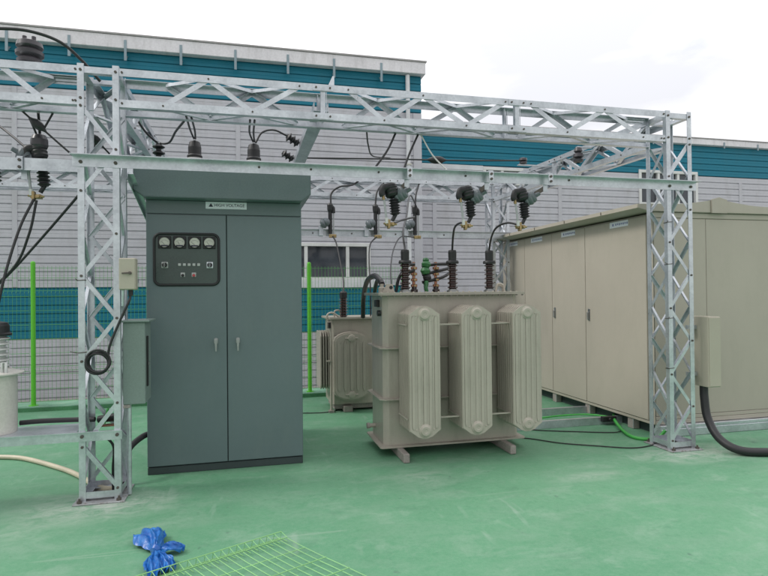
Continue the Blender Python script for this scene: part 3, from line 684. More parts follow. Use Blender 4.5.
# ------------------------------------------------------------------ main transformer
TX0, TX1, TY0, TY1 = 1.312, 2.75, 5.40, 5.97
TK = M['tank']
tr = thing('power_transformer', 'large grey green oil transformer with three front radiators', 'transformer', (2.03, 5.6, 0))
ch = .05
def oct_(x0, x1, y0, y1, c): return [(x0 + c, y0), (x1 - c, y0), (x1, y0 + c), (x1, y1 - c), (x1 - c, y1), (x0 + c, y1), (x0, y1 - c), (x0, y0 + c)]
q = MB(); q.prism(oct_(TX0, TX1, TY0, TY1, ch), .105, 1.575, TK, 'xy'); q.build('tank', tr)
q = MB(); q.prism(oct_(TX0 - .05, TX1 + .05, TY0 - .05, TY1 + .05, .02), .088, .104, TK, 'xy', bev=.003); q.build('base_flange', tr)
for z in (1.05, .55):
    q = MB(); q.prism(oct_(TX0 - .045, TX1 + .045, TY0 - .045, TY1 + .045, .055), z, z + .014, TK, 'xy', bev=.003); q.build('stiffener', tr)
q = MB(); q.prism(oct_(TX0 - .06, TX1 + .06, TY0 - .075, TY1 + .075, .02), 1.576, 1.588, TK, 'xy', bev=.002); q.prism(oct_(TX0 - .06, TX1 + .06, TY0 - .075, TY1 + .075, .02), 1.590, 1.604, TK, 'xy', bev=.002)
for k in range(24):
    x = TX0 - .03 + (TX1 - TX0 + .06) * k / 23; q.lathe([(0, .008), (.009, .008), (.009, 0)], (x, TY0 - .05, 1.604), TK, n=6, smooth=False); q.lathe([(0, -.014), (.010, -.014), (.010, 0)], (x, TY0 - .05, 1.576), M['skid'], n=6, smooth=False)
q.build('lid', tr)
for x in (1.46, 2.55):
    q = MB(); q.box(x - .03, x + .03, 5.13, 6.10, .002, .087, M['skid'], .006); q.build('skid', tr)
q = MB(); q.tube([(1.312, 5.80, .22), (1.252, 5.80, .22)], .022, TK, 12); q.lathe([(0, 0), (.03, 0), (.03, .03), (0, .03)], (1.252, 5.80, .22), M['skid'], (-1, 0, 0)); q.build('drain_valve', tr)
q = MB(); q.box(1.277, 1.312, 5.55, 5.65, 1.46, 1.53, M['black'], .004); q.lathe([(.03, 0), (.03, .03), (0, .032)], (1.305, 5.50, 1.40), M['black'], (-1, 0, 0)); q.build('thermometer', tr)
def hexpanel(w, zb, zt, drop): return [(-w, zb + drop), (-w * .45, zb + drop * .25), (-w * .18, zb), (w * .18, zb), (w * .45, zb + drop * .25), (w, zb + drop), (w, zt - drop), (w * .45, zt - drop * .25), (w * .18, zt), (-w * .18, zt), (-w * .45, zt - drop * .25), (-w, zt - drop)]
def fin(mb, cx, y0, y1, w, zb, zt, drop, front=False):
    """one pressed radiator plate: outline with a bevelled rim and vertical flutes"""
    poly = [(cx + a, c) for a, c in hexpanel(w, zb, zt, drop)]
    mb.prism(poly, y0, y1, TK, bev=.007)
    if front:
        nf = 5
        for k in range(nf):
            a = cx + w * (-.72 + 1.44 * k / (nf - 1)); h = drop + .045
            mb.prism([(a - .018, zb + h), (a - .010, zb + h - .03), (a + .010, zb + h - .03), (a + .018, zb + h), (a + .018, zt - h), (a + .010, zt - h + .03), (a - .010, zt - h + .03), (a - .018, zt - h)], y0 - .0045, y0 + .002, TK, bev=.004)
        for zc, sg in ((zt - .075, 1), (zb + .075, -1)):
            mb.lathe([(.062, 0), (.060, .006), (.050, .010), (.046, .018), (.040, .021), (.020, .021), (.016, .018), (0, .018)], (cx, y0, zc), TK, (0, -1, 0), 28)
            for k in range(5):
                a = R(-90 + (k - 2) * 42) if sg > 0 else R(90 + (k - 2) * 42)
                mb.lathe([(.007, 0), (.006, .005), (0, .007)], (cx + .085 * math.cos(a), y0, zc + .085 * math.sin(a)), TK, (0, -1, 0), 10)
def radiator(parent, cx, w, yf, nf, pitch, zb, zt, drop, name='radiator', yback=None):
    q = MB()
    for k in range(nf): fin(q, cx, yf + k * pitch, yf + k * pitch + .024, w, zb, zt, drop, k == 0)
    yb = yback if yback else yf + nf * pitch
    for z in (zt - .075, zb + .075): q.tube([(cx, yf + .02, z), (cx, yb, z)], .036, TK, 14)
    for z in (zt - drop - .10, zb + drop + .10):
        for sx in (-1, 1): q.bar((cx + sx * (w + .003), yf + pitch, z), (cx + sx * (w + .003), yf + (nf - 1) * pitch + .03, z), (0, 0, 1), .014, .006, TK)
    return q.build(name, parent)
RX = (1.60, 2.115, 2.635); RW = .152; YRF = 4.985
for x in RX: radiator(tr, x, RW, YRF, 8, .047, .255, 1.475, .075, yback=TY0 + .01)
for z in (1.30, .43):
    for a, c in ((RX[0], RX[1]), (RX[1], RX[2])): MB().bar((a + RW + .004, 5.06, z), (c - RW - .004, 5.06, z), (0, 0, 1), .012, .02, TK).build('radiator_brace', tr)
def bushing(x, y, label):
    t = thing('transformer_bushing', label, 'bushing', (x, y, 1.604), 'high voltage bushings on the large transformer')
    q = MB(); q.lathe([(0, 0), (.062, 0), (.062, .018), (.045, .022), (.045, .03)], (x, y, 1.604), M['chrome']); sheds(q, (x, y, 1.63), (x, y, 1.905), .036, .056, 6, M['brown']); q.build('porcelain', t)
    q = MB(); q.lathe([(.0, .30), (.066, .30), (.068, .312), (.062, .33), (.042, .335), (.044, .42), (.040, .44), (.012, .448), (0, .448)], (x, y, 1.604), M['black'], n=24); q.build('cap', t)
bushing(1.61, 5.65, 'ribbed brown bushing with black cap, leftmost on the large transformer lid')
bushing(2.13, 5.65, 'ribbed brown bushing with black cap, middle one on the large transformer lid')
bushing(2.55, 5.65, 'ribbed brown bushing with black cap, nearest the cream enclosure')
# low-voltage terminals behind the bushings
t = thing('terminal_stack', 'copper low voltage terminals wrapped with green tape, between two bushings', 'terminals', (1.86, 5.78, 1.604))
for x in (1.745, 1.99):
    q = MB(); q.lathe([(0, 0), (.04, 0), (.04, .03), (.028, .035), (.028, .06)], (x, 5.78, 1.604), M['brown'])
    for k in range(4): q.box(x - .032, x + .032, 5.765, 5.80, 1.66 + k * .062, 1.69 + k * .062, M['copper'], .004); q.bolt((x, 5.765, 1.675 + k * .062), (0, -1, 0), .013, .02, M['brass'])
    q.box(x - .016, x + .016, 5.785, 5.797, 1.655, 1.93, M['copper'], .003); q.build('copper_terminal', t)
q = MB()
for k, (dx, z, r) in enumerate(((0, 1.69, .030), (.012, 1.76, .048), (-.006, 1.83, .055), (.004, 1.90, .052), (0, 1.945, .035))):
    q.lathe([(0, -r * .8), (r * .7, -r * .6), (r, 0), (r * .7, r * .6), (0, r * .8)], (1.865 + dx, 5.74, z), M['greentape'] if k % 2 == 0 or k == 3 else M['black'], (0.2 * (k % 2), .1, 1), 14)
q.tube(smooth_path([(1.865, 5.72, 1.72), (1.85, 5.70, 1.65), (1.86, 5.70, 1.61)]), .022, M['greentape']); q.build('taped_joint', t)
G_LV = 'black low voltage leads on the large transformer'
for pts, l in (([(1.74, 5.75, 1.90), (1.66, 5.72, 1.88), (1.58, 5.78, 1.76), (1.55, 5.8, 1.61)], 'outer black lead arching left of the first bushing'),
               ([(1.74, 5.75, 1.84), (1.67, 5.76, 1.80), (1.63, 5.8, 1.70), (1.62, 5.82, 1.61)], 'inner black lead arching behind the first bushing'),
               ([(1.83, 5.75, 1.88), (2.00, 5.80, 1.905), (2.25, 5.95, 1.92)], 'uppermost black lead between the terminals and the middle bushing'),
               ([(1.83, 5.75, 1.79), (2.04, 5.80, 1.835), (2.25, 5.95, 1.88)], 'middle black lead between the terminals and the middle bushing'),
               ([(1.83, 5.75, 1.71), (2.06, 5.80, 1.76), (2.25, 5.95, 1.84)], 'lowest black lead between the terminals and the middle bushing')):
    cable('lead_cable', pts, .017, M['cable'], l, group=G_LV)
q = MB(); q.prism([(1.34, 1.604), (1.47, 1.604), (1.45, 1.69), (1.385, 1.69)], 5.545, 5.56, TK, bev=.003); q.lathe([(0, .0), (.018, .0), (.018, .002), (0, .0021)], (1.43, 5.5445, 1.655), M['gasket'], (0, -1, 0)); q.build('lifting_lug', tr)
q = MB(); q.lathe([(0, 0), (.035, 0), (.035, .05), (.02, .06), (.02, .09), (0, .09)], (1.36, 5.65, 1.604), TK); q.tube([(1.37, 5.70, 1.604), (1.37, 5.70, 1.75)], .01, M['bolt']); q.build('relief_valve', tr)
q = MB(); q.tube(smooth_path([(2.60, 5.60, 1.604), (2.62, 5.60, 1.68), (2.68, 5.60, 1.675), (2.70, 5.60, 1.604)]), .012, TK, 10); q.tube(smooth_path([(2.66, 5.72, 1.604), (2.67, 5.72, 1.67), (2.73, 5.72, 1.66), (2.74, 5.72, 1.604)]), .012, TK, 10); q.build('lifting_lug', tr)

# ------------------------------------------------------------------ small transformer behind
ts = thing('power_transformer', 'smaller grey green transformer with an arched radiator, standing behind the large one', 'transformer', (1.5, 7.9, 0))
q = MB(); q.prism(oct_(1.13, 2.05, 7.62, 8.25, .03), .10, 1.25, TK, 'xy'); q.build('tank', ts)
q = MB(); q.prism(oct_(1.08, 2.10, 7.57, 8.30, .02), 1.251, 1.278, TK, 'xy', bev=.003); q.build('lid', ts)
q = MB(); q.prism(oct_(1.16, 2.02, 7.66, 8.2, .01), .03, .099, M['skid'], 'xy'); q.box(1.28, 1.40, 7.55, 8.3, .002, .08, M['skid'], .005); q.box(1.8, 1.92, 7.55, 8.3, .002, .08, M['skid'], .005); q.build('skid', ts)
def arch(cx, w, zb, zt, rise, n=8):
    top = [(cx + w * math.cos(R(180 * k / n)), zt - rise + rise * math.sin(R(180 * k / n))) for k in range(n + 1)]
    bot = [(cx + w * math.cos(R(180 + 180 * k / n)), zb + rise - rise * -math.sin(R(180 + 180 * k / n)) * 1.0) for k in range(n + 1)]
    return top + bot
q = MB(); pl = arch(1.375, .235, .17, 1.085, .12); q.prism(pl, 7.46, 7.60, TK, bev=.02)
for k in range(5):
    a = 1.375 + (k - 2) * .085; q.prism([(a - .026, .34), (a - .014, .30), (a + .014, .30), (a + .026, .34), (a + .026, .92), (a + .014, .96), (a - .014, .96), (a - .026, .92)], 7.450, 7.462, TK, bev=.007)
for z in (1.0, .25): q.lathe([(.05, 0), (.045, .015), (.02, .02), (0, .02)], (1.375, 7.46, z), TK, (0, -1, 0)); q.box(1.29, 1.46, 7.448, 7.462, z - .008, z + .008, TK, .004)
q.build('radiator', ts)
q = MB()
for k in range(4): q.prism([(7.68, .36), (7.72, .30), (8.1, .30), (8.14, .36), (8.14, 1.02), (8.1, 1.08), (7.72, 1.08), (7.68, 1.02)], .985 + k * .034, 1.003 + k * .034, TK, 'yz', bev=.004)
q.tube([(.99, 7.9, .95), (1.14, 7.9, .95)], .03, TK); q.tube([(.99, 7.9, .42), (1.14, 7.9, .42)], .03, TK); q.build('radiator', ts)
q = MB(); q.tube([(1.115, 7.6, .03), (1.115, 7.6, 1.24)], .016, TK, 10); q.box(1.06, 1.13, 7.58, 7.63, .68, .70, TK); q.box(1.08, 1.15, 7.56, 7.64, .002, .03, M['skid']); q.build('oil_pipe', ts)
q = MB(); q.tube(smooth_path([(1.08, 7.6, 1.22), (1.07, 7.6, 1.31), (1.14, 7.62, 1.34), (1.24, 7.62, 1.28)]), .014, TK, 10); q.tube(smooth_path([(1.18, 7.7, 1.28), (1.19, 7.7, 1.36), (1.26, 7.7, 1.36), (1.27, 7.7, 1.28)]), .012, TK, 10); q.box(1.07, 1.12, 7.57, 7.62, 1.13, 1.22, M['black'], .004); q.build('lifting_lug', ts)
t = thing('transformer_bushing', 'dark ribbed bushing on the smaller transformer behind', 'bushing', (1.30, 7.65, 1.278))
q = MB(); sheds(q, (1.30, 7.65, 1.279), (1.30, 7.65, 1.54), .040, .058, 7, M['brown']); q.build('porcelain', t)
MB().lathe([(0, 0), (.052, 0), (.052, .07), (.035, .09), (0, .09)], (1.30, 7.65, 1.54), M['black']).build('cap', t)
cable('lead_cable', [(1.54, 7.50, 1.28), (1.50, 7.25, 1.55), (1.42, 6.65, 1.74), (1.37, 6.05, 1.79), (1.36, 5.75, 1.74), (1.365, 5.66, 1.69)], .030, M['cable'], 'thick black hose arching from the smaller transformer to the large transformer lid', n=12)
cable('lead_cable', [(1.44, 6.4, 1.50), (1.39, 6.05, 1.69), (1.375, 5.85, 1.74), (1.375, 5.71, 1.70)], .022, M['cable'], 'short black hose rising behind the left end of the transformer lid', n=12)

# ------------------------------------------------------------------ cream enclosure at the right
EX0, EX1, EY0, EY1 = 4.335, 5.98, 5.33, 9.05
CR = M['cream']
en = thing('switchgear_enclosure', 'long cream walk-in switchgear enclosure with labelled doors, at the right', 'enclosure', (5.15, 7.2, 0))
MB().box(EX0 + .012, EX1, EY0 + .012, EY1, .125, 2.45, CR, .004).build('body', en)
seams = [5.42, 5.42, 6.58, 7.41, 8.23, 9.03]
MB().box(EX0 + .002, EX0 + .011, EY0, seams[0] - .02, .13, 2.445, CR, .003).build('corner_panel', en)
for i in range(1, 5):
    a, c = seams[i] + .005, seams[i + 1] - .005
    if i == 1: a = seams[0] + .0
    d = MB().box(EX0 - .014, EX0 + .011, a, c, .165, 2.43, CR, .004).build('door', en)
    if i in (1, 2):
        y = a + .05 if i == 1 else a + .05
        y = 6.43 if i == 1 else 7.26
        y = {1: 6.50, 2: 7.33}[i]
        q = MB(); q.box(EX0 - .022, EX0 - .0145, y - .02, y + .02, 1.22, 1.37, M['chrome'], .003); q.box(EX0 - .045, EX0 - .022, y - .010, y + .010, 1.23, 1.33, M['chrome'], .004); q.build('handle', d)
    yc = {1: 5.88, 2: 6.97, 3: 7.84, 4: 8.63}[i]
    s1 = MB().box(EX0 - .0165, EX0 - .0145, yc - .17, yc + .17, 2.355, 2.425, M['plate']).build('sign', d)
    q = MB()
    for k in range(7):
        yk = yc + .05 - k * .034; q.box(EX0 - .0175, EX0 - .0168, yk - .011, yk + .011, 2.378 + .004 * (k % 2), 2.402, M['blueink'])
    q.box(EX0 - .0175, EX0 - .0168, yc + .09, yc + .12, 2.376, 2.404, M['blueink']); q.build('lettering', s1)
MB().box(EX0 - .004, EX0 + .010, seams[0] - .015, seams[5], .125, .158, CR, .003).build('sill_rail', en)
# front (end) wall panels
q = MB(); q.box(EX0 + .02, 5.035, EY0 + .0, EY0 + .0115, .22, 2.395, CR, .003); q.build('end_panel', en)
q = MB(); q.box(5.039, EX1 - .015, EY0 + .0, EY0 + .0115, .22, 2.395, CR, .003); q.build('end_panel', en)
MB().box(EX0 + .015, EX1 - .012, EY0 - .004, EY0 + .0115, .128, .172, CR, .003).build('end_rail', en)
MB().box(EX0 + .016, EX1 - .013, EY0 - .001, EY0 + .0115, .176, .214, CR, .003).build('end_rail', en)
MB().box(EX0 + .014, EX1 - .012, EY0 - .003, EY0 + .0115, 2.402, 2.46, CR, .003).build('end_rail', en)
xr, hw = 5.18, 1.05; n = 20
top = []
for k in range(n + 1):
    a = 1 - 2 * k / n; b_ = 1 - abs(a); top.append((xr + hw * a, 2.540 + .022 * b_ + .060 * max(0, (b_ - .45) / .55) ** 1.6))
MB().prism([(xr - hw, 2.497), (xr - hw + .13, 2.464), (xr + hw - .13, 2.464), (xr + hw, 2.497)] + top, EY0 - .035, EY1 + .1, CR, bev=.005).build('roof', en)
MB().prism([(5.075, 2.458), (5.285, 2.458), (5.285, 2.612), (5.18, 2.638), (5.075, 2.612)], EY0 - .052, EY0 - .036, CR, bev=.003).build('ridge_cap', en)
q = MB()
for y in (5.95, 6.75, 7.55, 8.35): q.box(xr - hw - .004, xr - hw - .001, y - .006, y + .006, 2.50, 2.535, M['bolt'])
q.build('roof_fastener', en)
q = MB(); q.box(EX0 + .03, EX1, EY0 - .06, EY0 + .04, .001, .085, G, .004); q.box(EX0 + .03, EX1, EY0 - .058, EY0 + .038, .086, .124, G, .003)
q.box(EX0 + .10, EX0 + .18, EY0 + .05, EY1, .001, .124, M['plinth'])
for y in (5.75, 6.6, 7.42, 8.25): q.box(EX0 + .01, EX0 + .095, y - .05, y + .05, .001, .124, M['skid'], .004)
q.build('base_frame', en)

# loose steel channels on the floor between transformer and enclosure
def channel(x0, x1, y, h, label, dy=0.0):
    q = MB(); w = .05; c = [(x0, y), (x1, y + dy)]
    q.bar((x0, y, h / 2), (x1, y + dy, h / 2), (0, 0, 1), h, .006, G); q.bar((x0, y + w / 2, h - .003), (x1, y + dy + w / 2, h - .003), (0, 1, 0), w, .006, G); q.bar((x0, y + w / 2, .004), (x1, y + dy + w / 2, .004), (0, 1, 0), w, .006, G)
    return tag(q.build('steel_channel', org=(x0, y, 0)), label, 'steel channel', 'steel channels lying by the enclosure')
channel(2.95, 4.42, 6.0, .085, 'grey steel channel on the floor, nearer one by the transformer')
channel(2.95, 4.42, 6.62, .085, 'grey steel channel on the floor, farther one by the transformer')
q = MB(); q.box(4.12, 4.30, 5.94, 6.0 - .004, .04, .10, M['black'], .004); q.tube([(4.2, 5.93, .07), (4.2, 5.90, .07)], .02, M['black'])
tag(q.build('clamp_block', org=(4.2, 5.97, .04)), 'small black clamp block on the end of a floor channel', 'clamp')

# ------------------------------------------------------------------ instrument transformer at the far left
t = thing('instrument_transformer', 'off white cylindrical instrument transformer on the left gantry shelf', 'transformer', (-1.88, 4.97, .553))
MB().lathe([(0, 0), (.145, 0), (.148, .02), (.148, .435), (.150, .44), (.195, .452), (.195, .462), (.14, .475), (.09, .50), (0, .50)], (-1.88, 4.97, .554), M['whitepaint'], n=36).build('tank', t)
q = MB(); sheds(q, (-1.88, 4.97, 1.05), (-1.88, 4.97, 1.30), .072, .105, 6, M['porc']); q.build('porcelain', t)
MB().lathe([(.112, 0), (.115, .015), (.100, .025), (.098, .075), (.085, .10), (.03, .112), (0, .112)], (-1.88, 4.97, 1.30), M['black'], n=28).build('cap', t)
q = MB(); q.tube([(-1.79, 4.86, 1.015), (-1.79, 4.86, 1.10), (-1.765, 4.86, 1.10), (-1.765, 4.86, 1.015)], .012, M['porc'], 8); q.build('lifting_eye', t)
q = MB(); q.tube(smooth_path([(-1.74, 5.06, .60), (-1.58, 5.06, .605), (-1.33, 5.06, .60), (-1.19, 5.03, .60)]), .020, M['cable'], 10)
tag(q.build('secondary_cable', org=(-1.74, 5.06, .6)), 'black sleeved cable lying along the left gantry shelf', 'cable')
q = MB(); q.tube([(-1.16, 5.02, .60), (-1.02, 4.98, .62)], [.028, .034], M['black'], 12); q.box(-1.12, -1.02, 4.93, 4.97, .556, .572, M['copper'], .003); q.tube(smooth_path([(-1.10, 4.95, .58), (-1.07, 4.93, .70), (-1.09, 4.92, .62)]), .008, M['greencable'])
tag(q.build('cable_termination', org=(-1.1, 4.98, .556)), 'black cable end with copper lug inside the left tower', 'cable end')
# big insulators standing on the left truss
for x, l in ((-1.63, 'large dark ribbed insulator on top of the left truss'),):
    q = MB(); q.lathe([(0, -.02), (.05, -.02), (.05, 0), (.088, .01), (.092, .035), (.07, .055), (.098, .075), (.10, .10), (.075, .12), (.095, .14), (.088, .175), (.05, .195), (0, .195)], (x, 4.97, 3.415), M['purple'], n=26)
    for dx in (-.03, .035): q.tube([(x + dx, 4.95, 3.59), (x + dx, 4.95, 3.635)], .016, M['purple'], 10)
    tag(q.build('pin_insulator', org=(x, 4.97, 3.395)), l, 'insulator')
def spindle(mb, a, c, m=None, r=.035):
    a, c = V(a), V(c); mb.tube([a.lerp(c, k / 8) for k in range(9)], [.008, r * .45, r * .8, r, r, r, r * .8, r * .45, .008], m or M['black'], 12)
# ------------------------------------------------------------------ wires
CB = M['cable']; r = .0105
cable('overhead_wire', [(-2.3, 4.6, 3.40), (-1.89, 4.6, 3.50), (-1.70, 4.6, 3.53), (-1.52, 4.65, 3.55), (-1.35, 4.75, 3.53), (-1.24, 4.9, 3.46), (-1.13, 5.0, 3.34)], .012, CB, 'black cable arching over the left truss in front of the roof edge')
cable('overhead_wire', [(-3.0, 5.9, 3.50), (-2.22, 5.6, 3.18), (-2.03, 5.5, 3.06), (-1.74, 5.26, 2.82)], r, CB, 'thin black wire sloping down to the left fuse cutout')
q = MB(); q.tube([(-1.74, 5.11, 3.10), (-1.34, 5.11, 2.73)], .008, CB); spindle(q, (-1.68, 5.11, 3.045), (-1.56, 5.11, 2.935))
tag(q.build('strain_wire', org=(-1.34, 5.11, 2.73)), 'wire with a black strain insulator slanting to the tower end of the crossarm', 'wire', 'strain wires')
cable('jumper_wire', [(-1.62, 5.12, 3.09), (-1.63, 5.17, 3.03), (-1.645, 5.235, 2.945)], r, CB, 'short vertical wire from the left truss to the fuse cutout hood')
cable('jumper_wire', [(-1.51, 5.11, 3.09), (-1.58, 5.11, 2.95)], r * .8, CB, 'short slanting wire from the left truss to a strain insulator')
cable('jumper_wire', [(-1.68, 5.11, 3.04), (-1.665, 5.22, 2.94)], r * .8, CB, 'short wire between strain insulator and left fuse cutout hood')
q = MB(); q.tube([(-1.36, 5.45, 3.08), (-1.18, 5.75, 2.88)], .008, CB); spindle(q, (-1.33, 5.5, 3.045), (-1.25, 5.63, 2.955)); q.tube([(-1.30, 5.56, 2.99), (-1.33, 5.6, 2.85)], .007, CB)
tag(q.build('strain_wire', org=(-1.36, 5.45, 3.08)), 'wire with a black strain insulator seen through the left tower', 'wire', 'strain wires')
cable('jumper_wire', [(-1.68, 5.2, 2.40), (-1.75, 5.1, 2.15), (-1.82, 5.0, 1.77), (-1.88, 4.97, 1.41)], r, CB, 'black wire from the left fuse cutout down to the off white instrument transformer')
cable('jumper_wire', [(-1.66, 5.2, 2.39), (-1.72, 5.2, 2.1), (-1.88, 5.3, 1.82), (-2.3, 5.5, 1.5)], r, CB, 'black wire from the left fuse cutout curving out of the picture')
cable('jumper_wire', [(-1.27, 5.1, 2.49), (-1.67, 5.3, 2.07), (-2.02, 5.5, 1.74), (-2.4, 5.7, 1.45)], r, CB, 'long black wire slanting left and down from the left tower')
cable('jumper_wire', [(-1.02, 5.9, 3.33), (-.97, 6.0, 3.25), (-.92, 6.1, 3.20), (-.86, 6.25, 3.18), (-.74, 6.1, 3.15), (-.62, 5.6, 3.13), (-.5, 5.12, 3.09)], r, CB, 'sagging black wire over the slim post insulator on the cabinet roof')
for dx in (-.02, .02):
    cable('jumper_wire', [(-.45 + dx, 5.0, 3.10), (-.47 + dx, 5.6, 3.15), (-.50 + dx * .4, 6.2, 3.23)], r * .9, CB, 'one of two black wires between the truss and the left roof bushing', group='twin wires to the left roof bushing')
for dx in (-.018, .02):
    cable('jumper_wire', [(.07 + dx, 5.0, 3.10), (.07 + dx, 5.6, 3.16), (.10 + dx * .4, 6.2, 3.23)], r * .9, CB, 'one of two black wires between the truss and the right roof bushing', group='twin wires to the right roof bushing')
cable('jumper_wire', [(.12, 6.2, 3.22), (.19, 6.22, 3.34), (.32, 6.28, 3.39), (.46, 6.33, 3.35)], r, CB, 'black wire looping from the right roof bushing to the crossbeam')
q = MB(); q.tube(smooth_path([(.73, 6.9, 3.25), (1.3, 6.9, 3.27), (1.91, 6.9, 3.29), (2.72, 6.9, 3.31), (3.60, 6.9, 3.35)]), .010, CB); spindle(q, (2.27, 6.9, 3.30), (2.54, 6.9, 3.306), r=.05)
tag(q.build('strain_wire', org=(.73, 6.9, 3.25)), 'long level wire with a flat dark spacer crossing the teal band', 'wire', 'strain wires')
q = MB(); q.lathe([(.02, 0), (.05, .01), (.05, .03), (.03, .04), (.055, .05), (.05, .08), (.02, .09), (0, .09)], (3.62, 6.9, 3.30), M['purple']); q.box(3.55, 4.05, 6.89, 6.93, 3.285, 3.299, M['galv'])
tag(q.build('pin_insulator', org=(3.62, 6.9, 3.29)), 'small insulator on an arm left of the right side truss', 'insulator')
q = MB(); q.lathe([(.02, 0), (.055, .01), (.06, .04), (.03, .05), (.06, .07), (.055, .11), (.03, .12), (.05, .14), (.04, .18), (0, .19)], (3.9, 6.05, 3.14), M['purple']); q.box(3.88, 4.09, 6.03, 6.07, 3.325, 3.337, M['galv'])
tag(q.build('pin_insulator', org=(3.9, 6.05, 3.14)), 'dark insulator hanging beside the right side truss', 'insulator')
cable('jumper_wire', [(1.10, 5.11, 3.10), (1.20, 5.5, 3.07), (1.36, 6.0, 3.09), (1.68, 6.5, 3.20), (1.70, 6.9, 3.28)], .008, CB, 'thin grey wire sagging from the truss middle to the level strain wire')
for pts, l, m, rr in (([(1.38, 5.11, 3.10), (1.27, 5.02, 2.90), (1.12, 4.93, 2.70)], 'straight black wire from the truss to the crossarm, left of the downpipe', CB, .010),
                   ([(1.60, 5.11, 3.10), (1.49, 5.02, 2.90), (1.39, 4.90, 2.70)], 'straight black wire from the truss to the crossarm, by the downpipe', CB, .010),
                   ([(1.62, 5.11, 3.10), (1.71, 5.02, 2.88), (1.84, 4.92, 2.70)], 'white cord slanting from the truss to the crossarm', M['whitecable'], .007)):
    cable('jumper_wire', pts, rr, m, l)
cable('jumper_wire', [(1.30, 4.9, 2.225), (1.46, 5.2, 2.295), (1.70, 5.6, 2.38)], r, CB, 'black wire running right from the first fuse cutout terminal')
cable('jumper_wire', [(1.61, 5.65, 2.05), (1.635, 5.8, 2.25), (1.85, 6.4, 2.51), (2.13, 7.2, 2.89), (2.60, 8.45, 2.95)], r, CB, 'black wire from the left bushing to the slim cutout behind it')
cable('jumper_wire', [(2.13, 5.65, 2.05), (2.085, 5.5, 2.18), (2.03, 5.3, 2.25), (2.01, 5.1, 2.265), (2.01, 4.95, 2.235)], r, CB, 'black wire curving from the middle bushing up to its fuse cutout')
cable('jumper_wire', [(2.55, 5.65, 2.05), (2.51, 5.5, 2.17), (2.475, 5.3, 2.25), (2.50, 5.1, 2.275), (2.56, 4.95, 2.235)], r, CB, 'black wire curving from the right bushing up to its fuse cutout')
cable('jumper_wire', [(1.26, 8.47, 2.94), (1.28, 8.5, 3.12), (1.41, 8.5, 3.22), (1.61, 8.6, 3.27), (1.77, 8.7, 3.38)], r * 1.3, CB, 'black wire from the cutout above the window mullion up to the rear truss')
cable('jumper_wire', [(1.95, 8.47, 2.95), (1.98, 8.5, 3.14), (2.05, 8.55, 3.25), (2.19, 8.7, 3.38)], r * 1.3, CB, 'black wire from the cutout above the window end up to the rear truss')
cable('jumper_wire', [(2.59, 8.47, 2.96), (2.61, 8.5, 3.13), (2.68, 8.6, 3.28), (2.74, 8.7, 3.39)], r * 1.3, CB, 'black wire from the slim cutout behind the left bushing up to the rear truss')
cable('jumper_wire', [(1.28, 8.45, 2.46), (1.31, 8.3, 2.35), (1.32, 8.0, 2.05), (1.32, 7.75, 1.78), (1.30, 7.65, 1.62)], r, CB, 'black wire hanging down to the smaller transformer bushing')
cable('jumper_wire', [(1.96, 8.45, 2.46), (1.80, 8.2, 2.31), (1.72, 7.9, 2.0), (1.70, 7.75, 1.71), (1.69, 7.7, 1.28)], r, CB, 'black wire hanging to the back of the smaller transformer lid')
cable('jumper_wire', [(2.56, 8.45, 2.46), (2.17, 7.8, 2.40), (1.85, 7.0, 2.17), (1.60, 6.2, 1.90), (1.50, 5.8, 1.70), (1.49, 5.75, 1.61)], r * .8, CB, 'thin black wire drooping to the left end of the large transformer lid')
# cable and its coil on the left tower
cable('control_cable', [(-.875, 4.81, 1.61), (-.885, 4.78, 1.55), (-.95, 4.78, 1.40), (-1.02, 4.78, 1.22), (-1.04, 4.79, 1.10)], .010, CB, 'black control cable hanging from the small cream switch box')
q = MB()
for k in range(5):
    a0 = random.uniform(0, 6); rx, rz = .075 + random.uniform(-.012, .012), .085 + random.uniform(-.012, .012); cx, cz = -1.105 + random.uniform(-.01, .01), 1.085 + random.uniform(-.012, .012)
    pts = [(cx + rx * math.cos(a0 + j * 2 * math.pi / 24), 4.775 + .006 * k + .006 * math.sin(3 * j / 4 + k), cz + rz * math.sin(a0 + j * 2 * math.pi / 24)) for j in range(25)]
    q.tube(pts, .0085, CB, 8)
tag(q.build('cable_coil', org=(-1.105, 4.79, 1.0)), 'coil of black cable tied to the left lattice tower', 'cable coil')
cable('floor_cable', [(-.80, 5.52, .36), (-.90, 5.44, .34), (-.98, 5.28, .28), (-1.0, 5.22, .17), (-1.0, 5.17, .03), (-.99, 5.10, .03)], .026, CB, 'thick black cable from the cabinet side into the left tower foot', n=12)
cable('floor_cable', [(-1.10, 4.90, .50), (-1.03, 4.92, .40), (-1.04, 4.95, .22), (-1.05, 5.0, .03)], .010, CB, 'black earth cable hanging inside the left tower foot')
cable('hose', [(-3.6, 6.60, .022), (-2.65, 6.44, .022), (-2.36, 6.35, .022), (-2.09, 6.21, .022), (-1.66, 5.78, .022), (-1.42, 5.48, .022), (-1.24, 5.20, .022), (-1.12, 5.06, .025), (-1.02, 5.03, .03)], .022, M['hose'], 'cream plastic hose lying on the floor into the left tower', 'hose', n=12)
cable('floor_cable', [(4.45, 6.20, .06), (4.27, 5.94, .06), (4.12, 5.58, .025), (4.06, 5.32, .018), (4.17, 5.20, .018), (4.30, 5.22, .03), (4.36, 5.20, .10)], .018, M['greencable'], 'bright green cable coming from under the cream enclosure', n=12)
cable('floor_cable', [(3.00, 6.08, .012), (3.3, 5.90, .008), (3.6, 5.76, .008), (4.0, 5.60, .008), (4.15, 5.62, .02)], .006, CB, 'thin dark cord on the floor nearer the steel channel', group='thin cords by the enclosure')
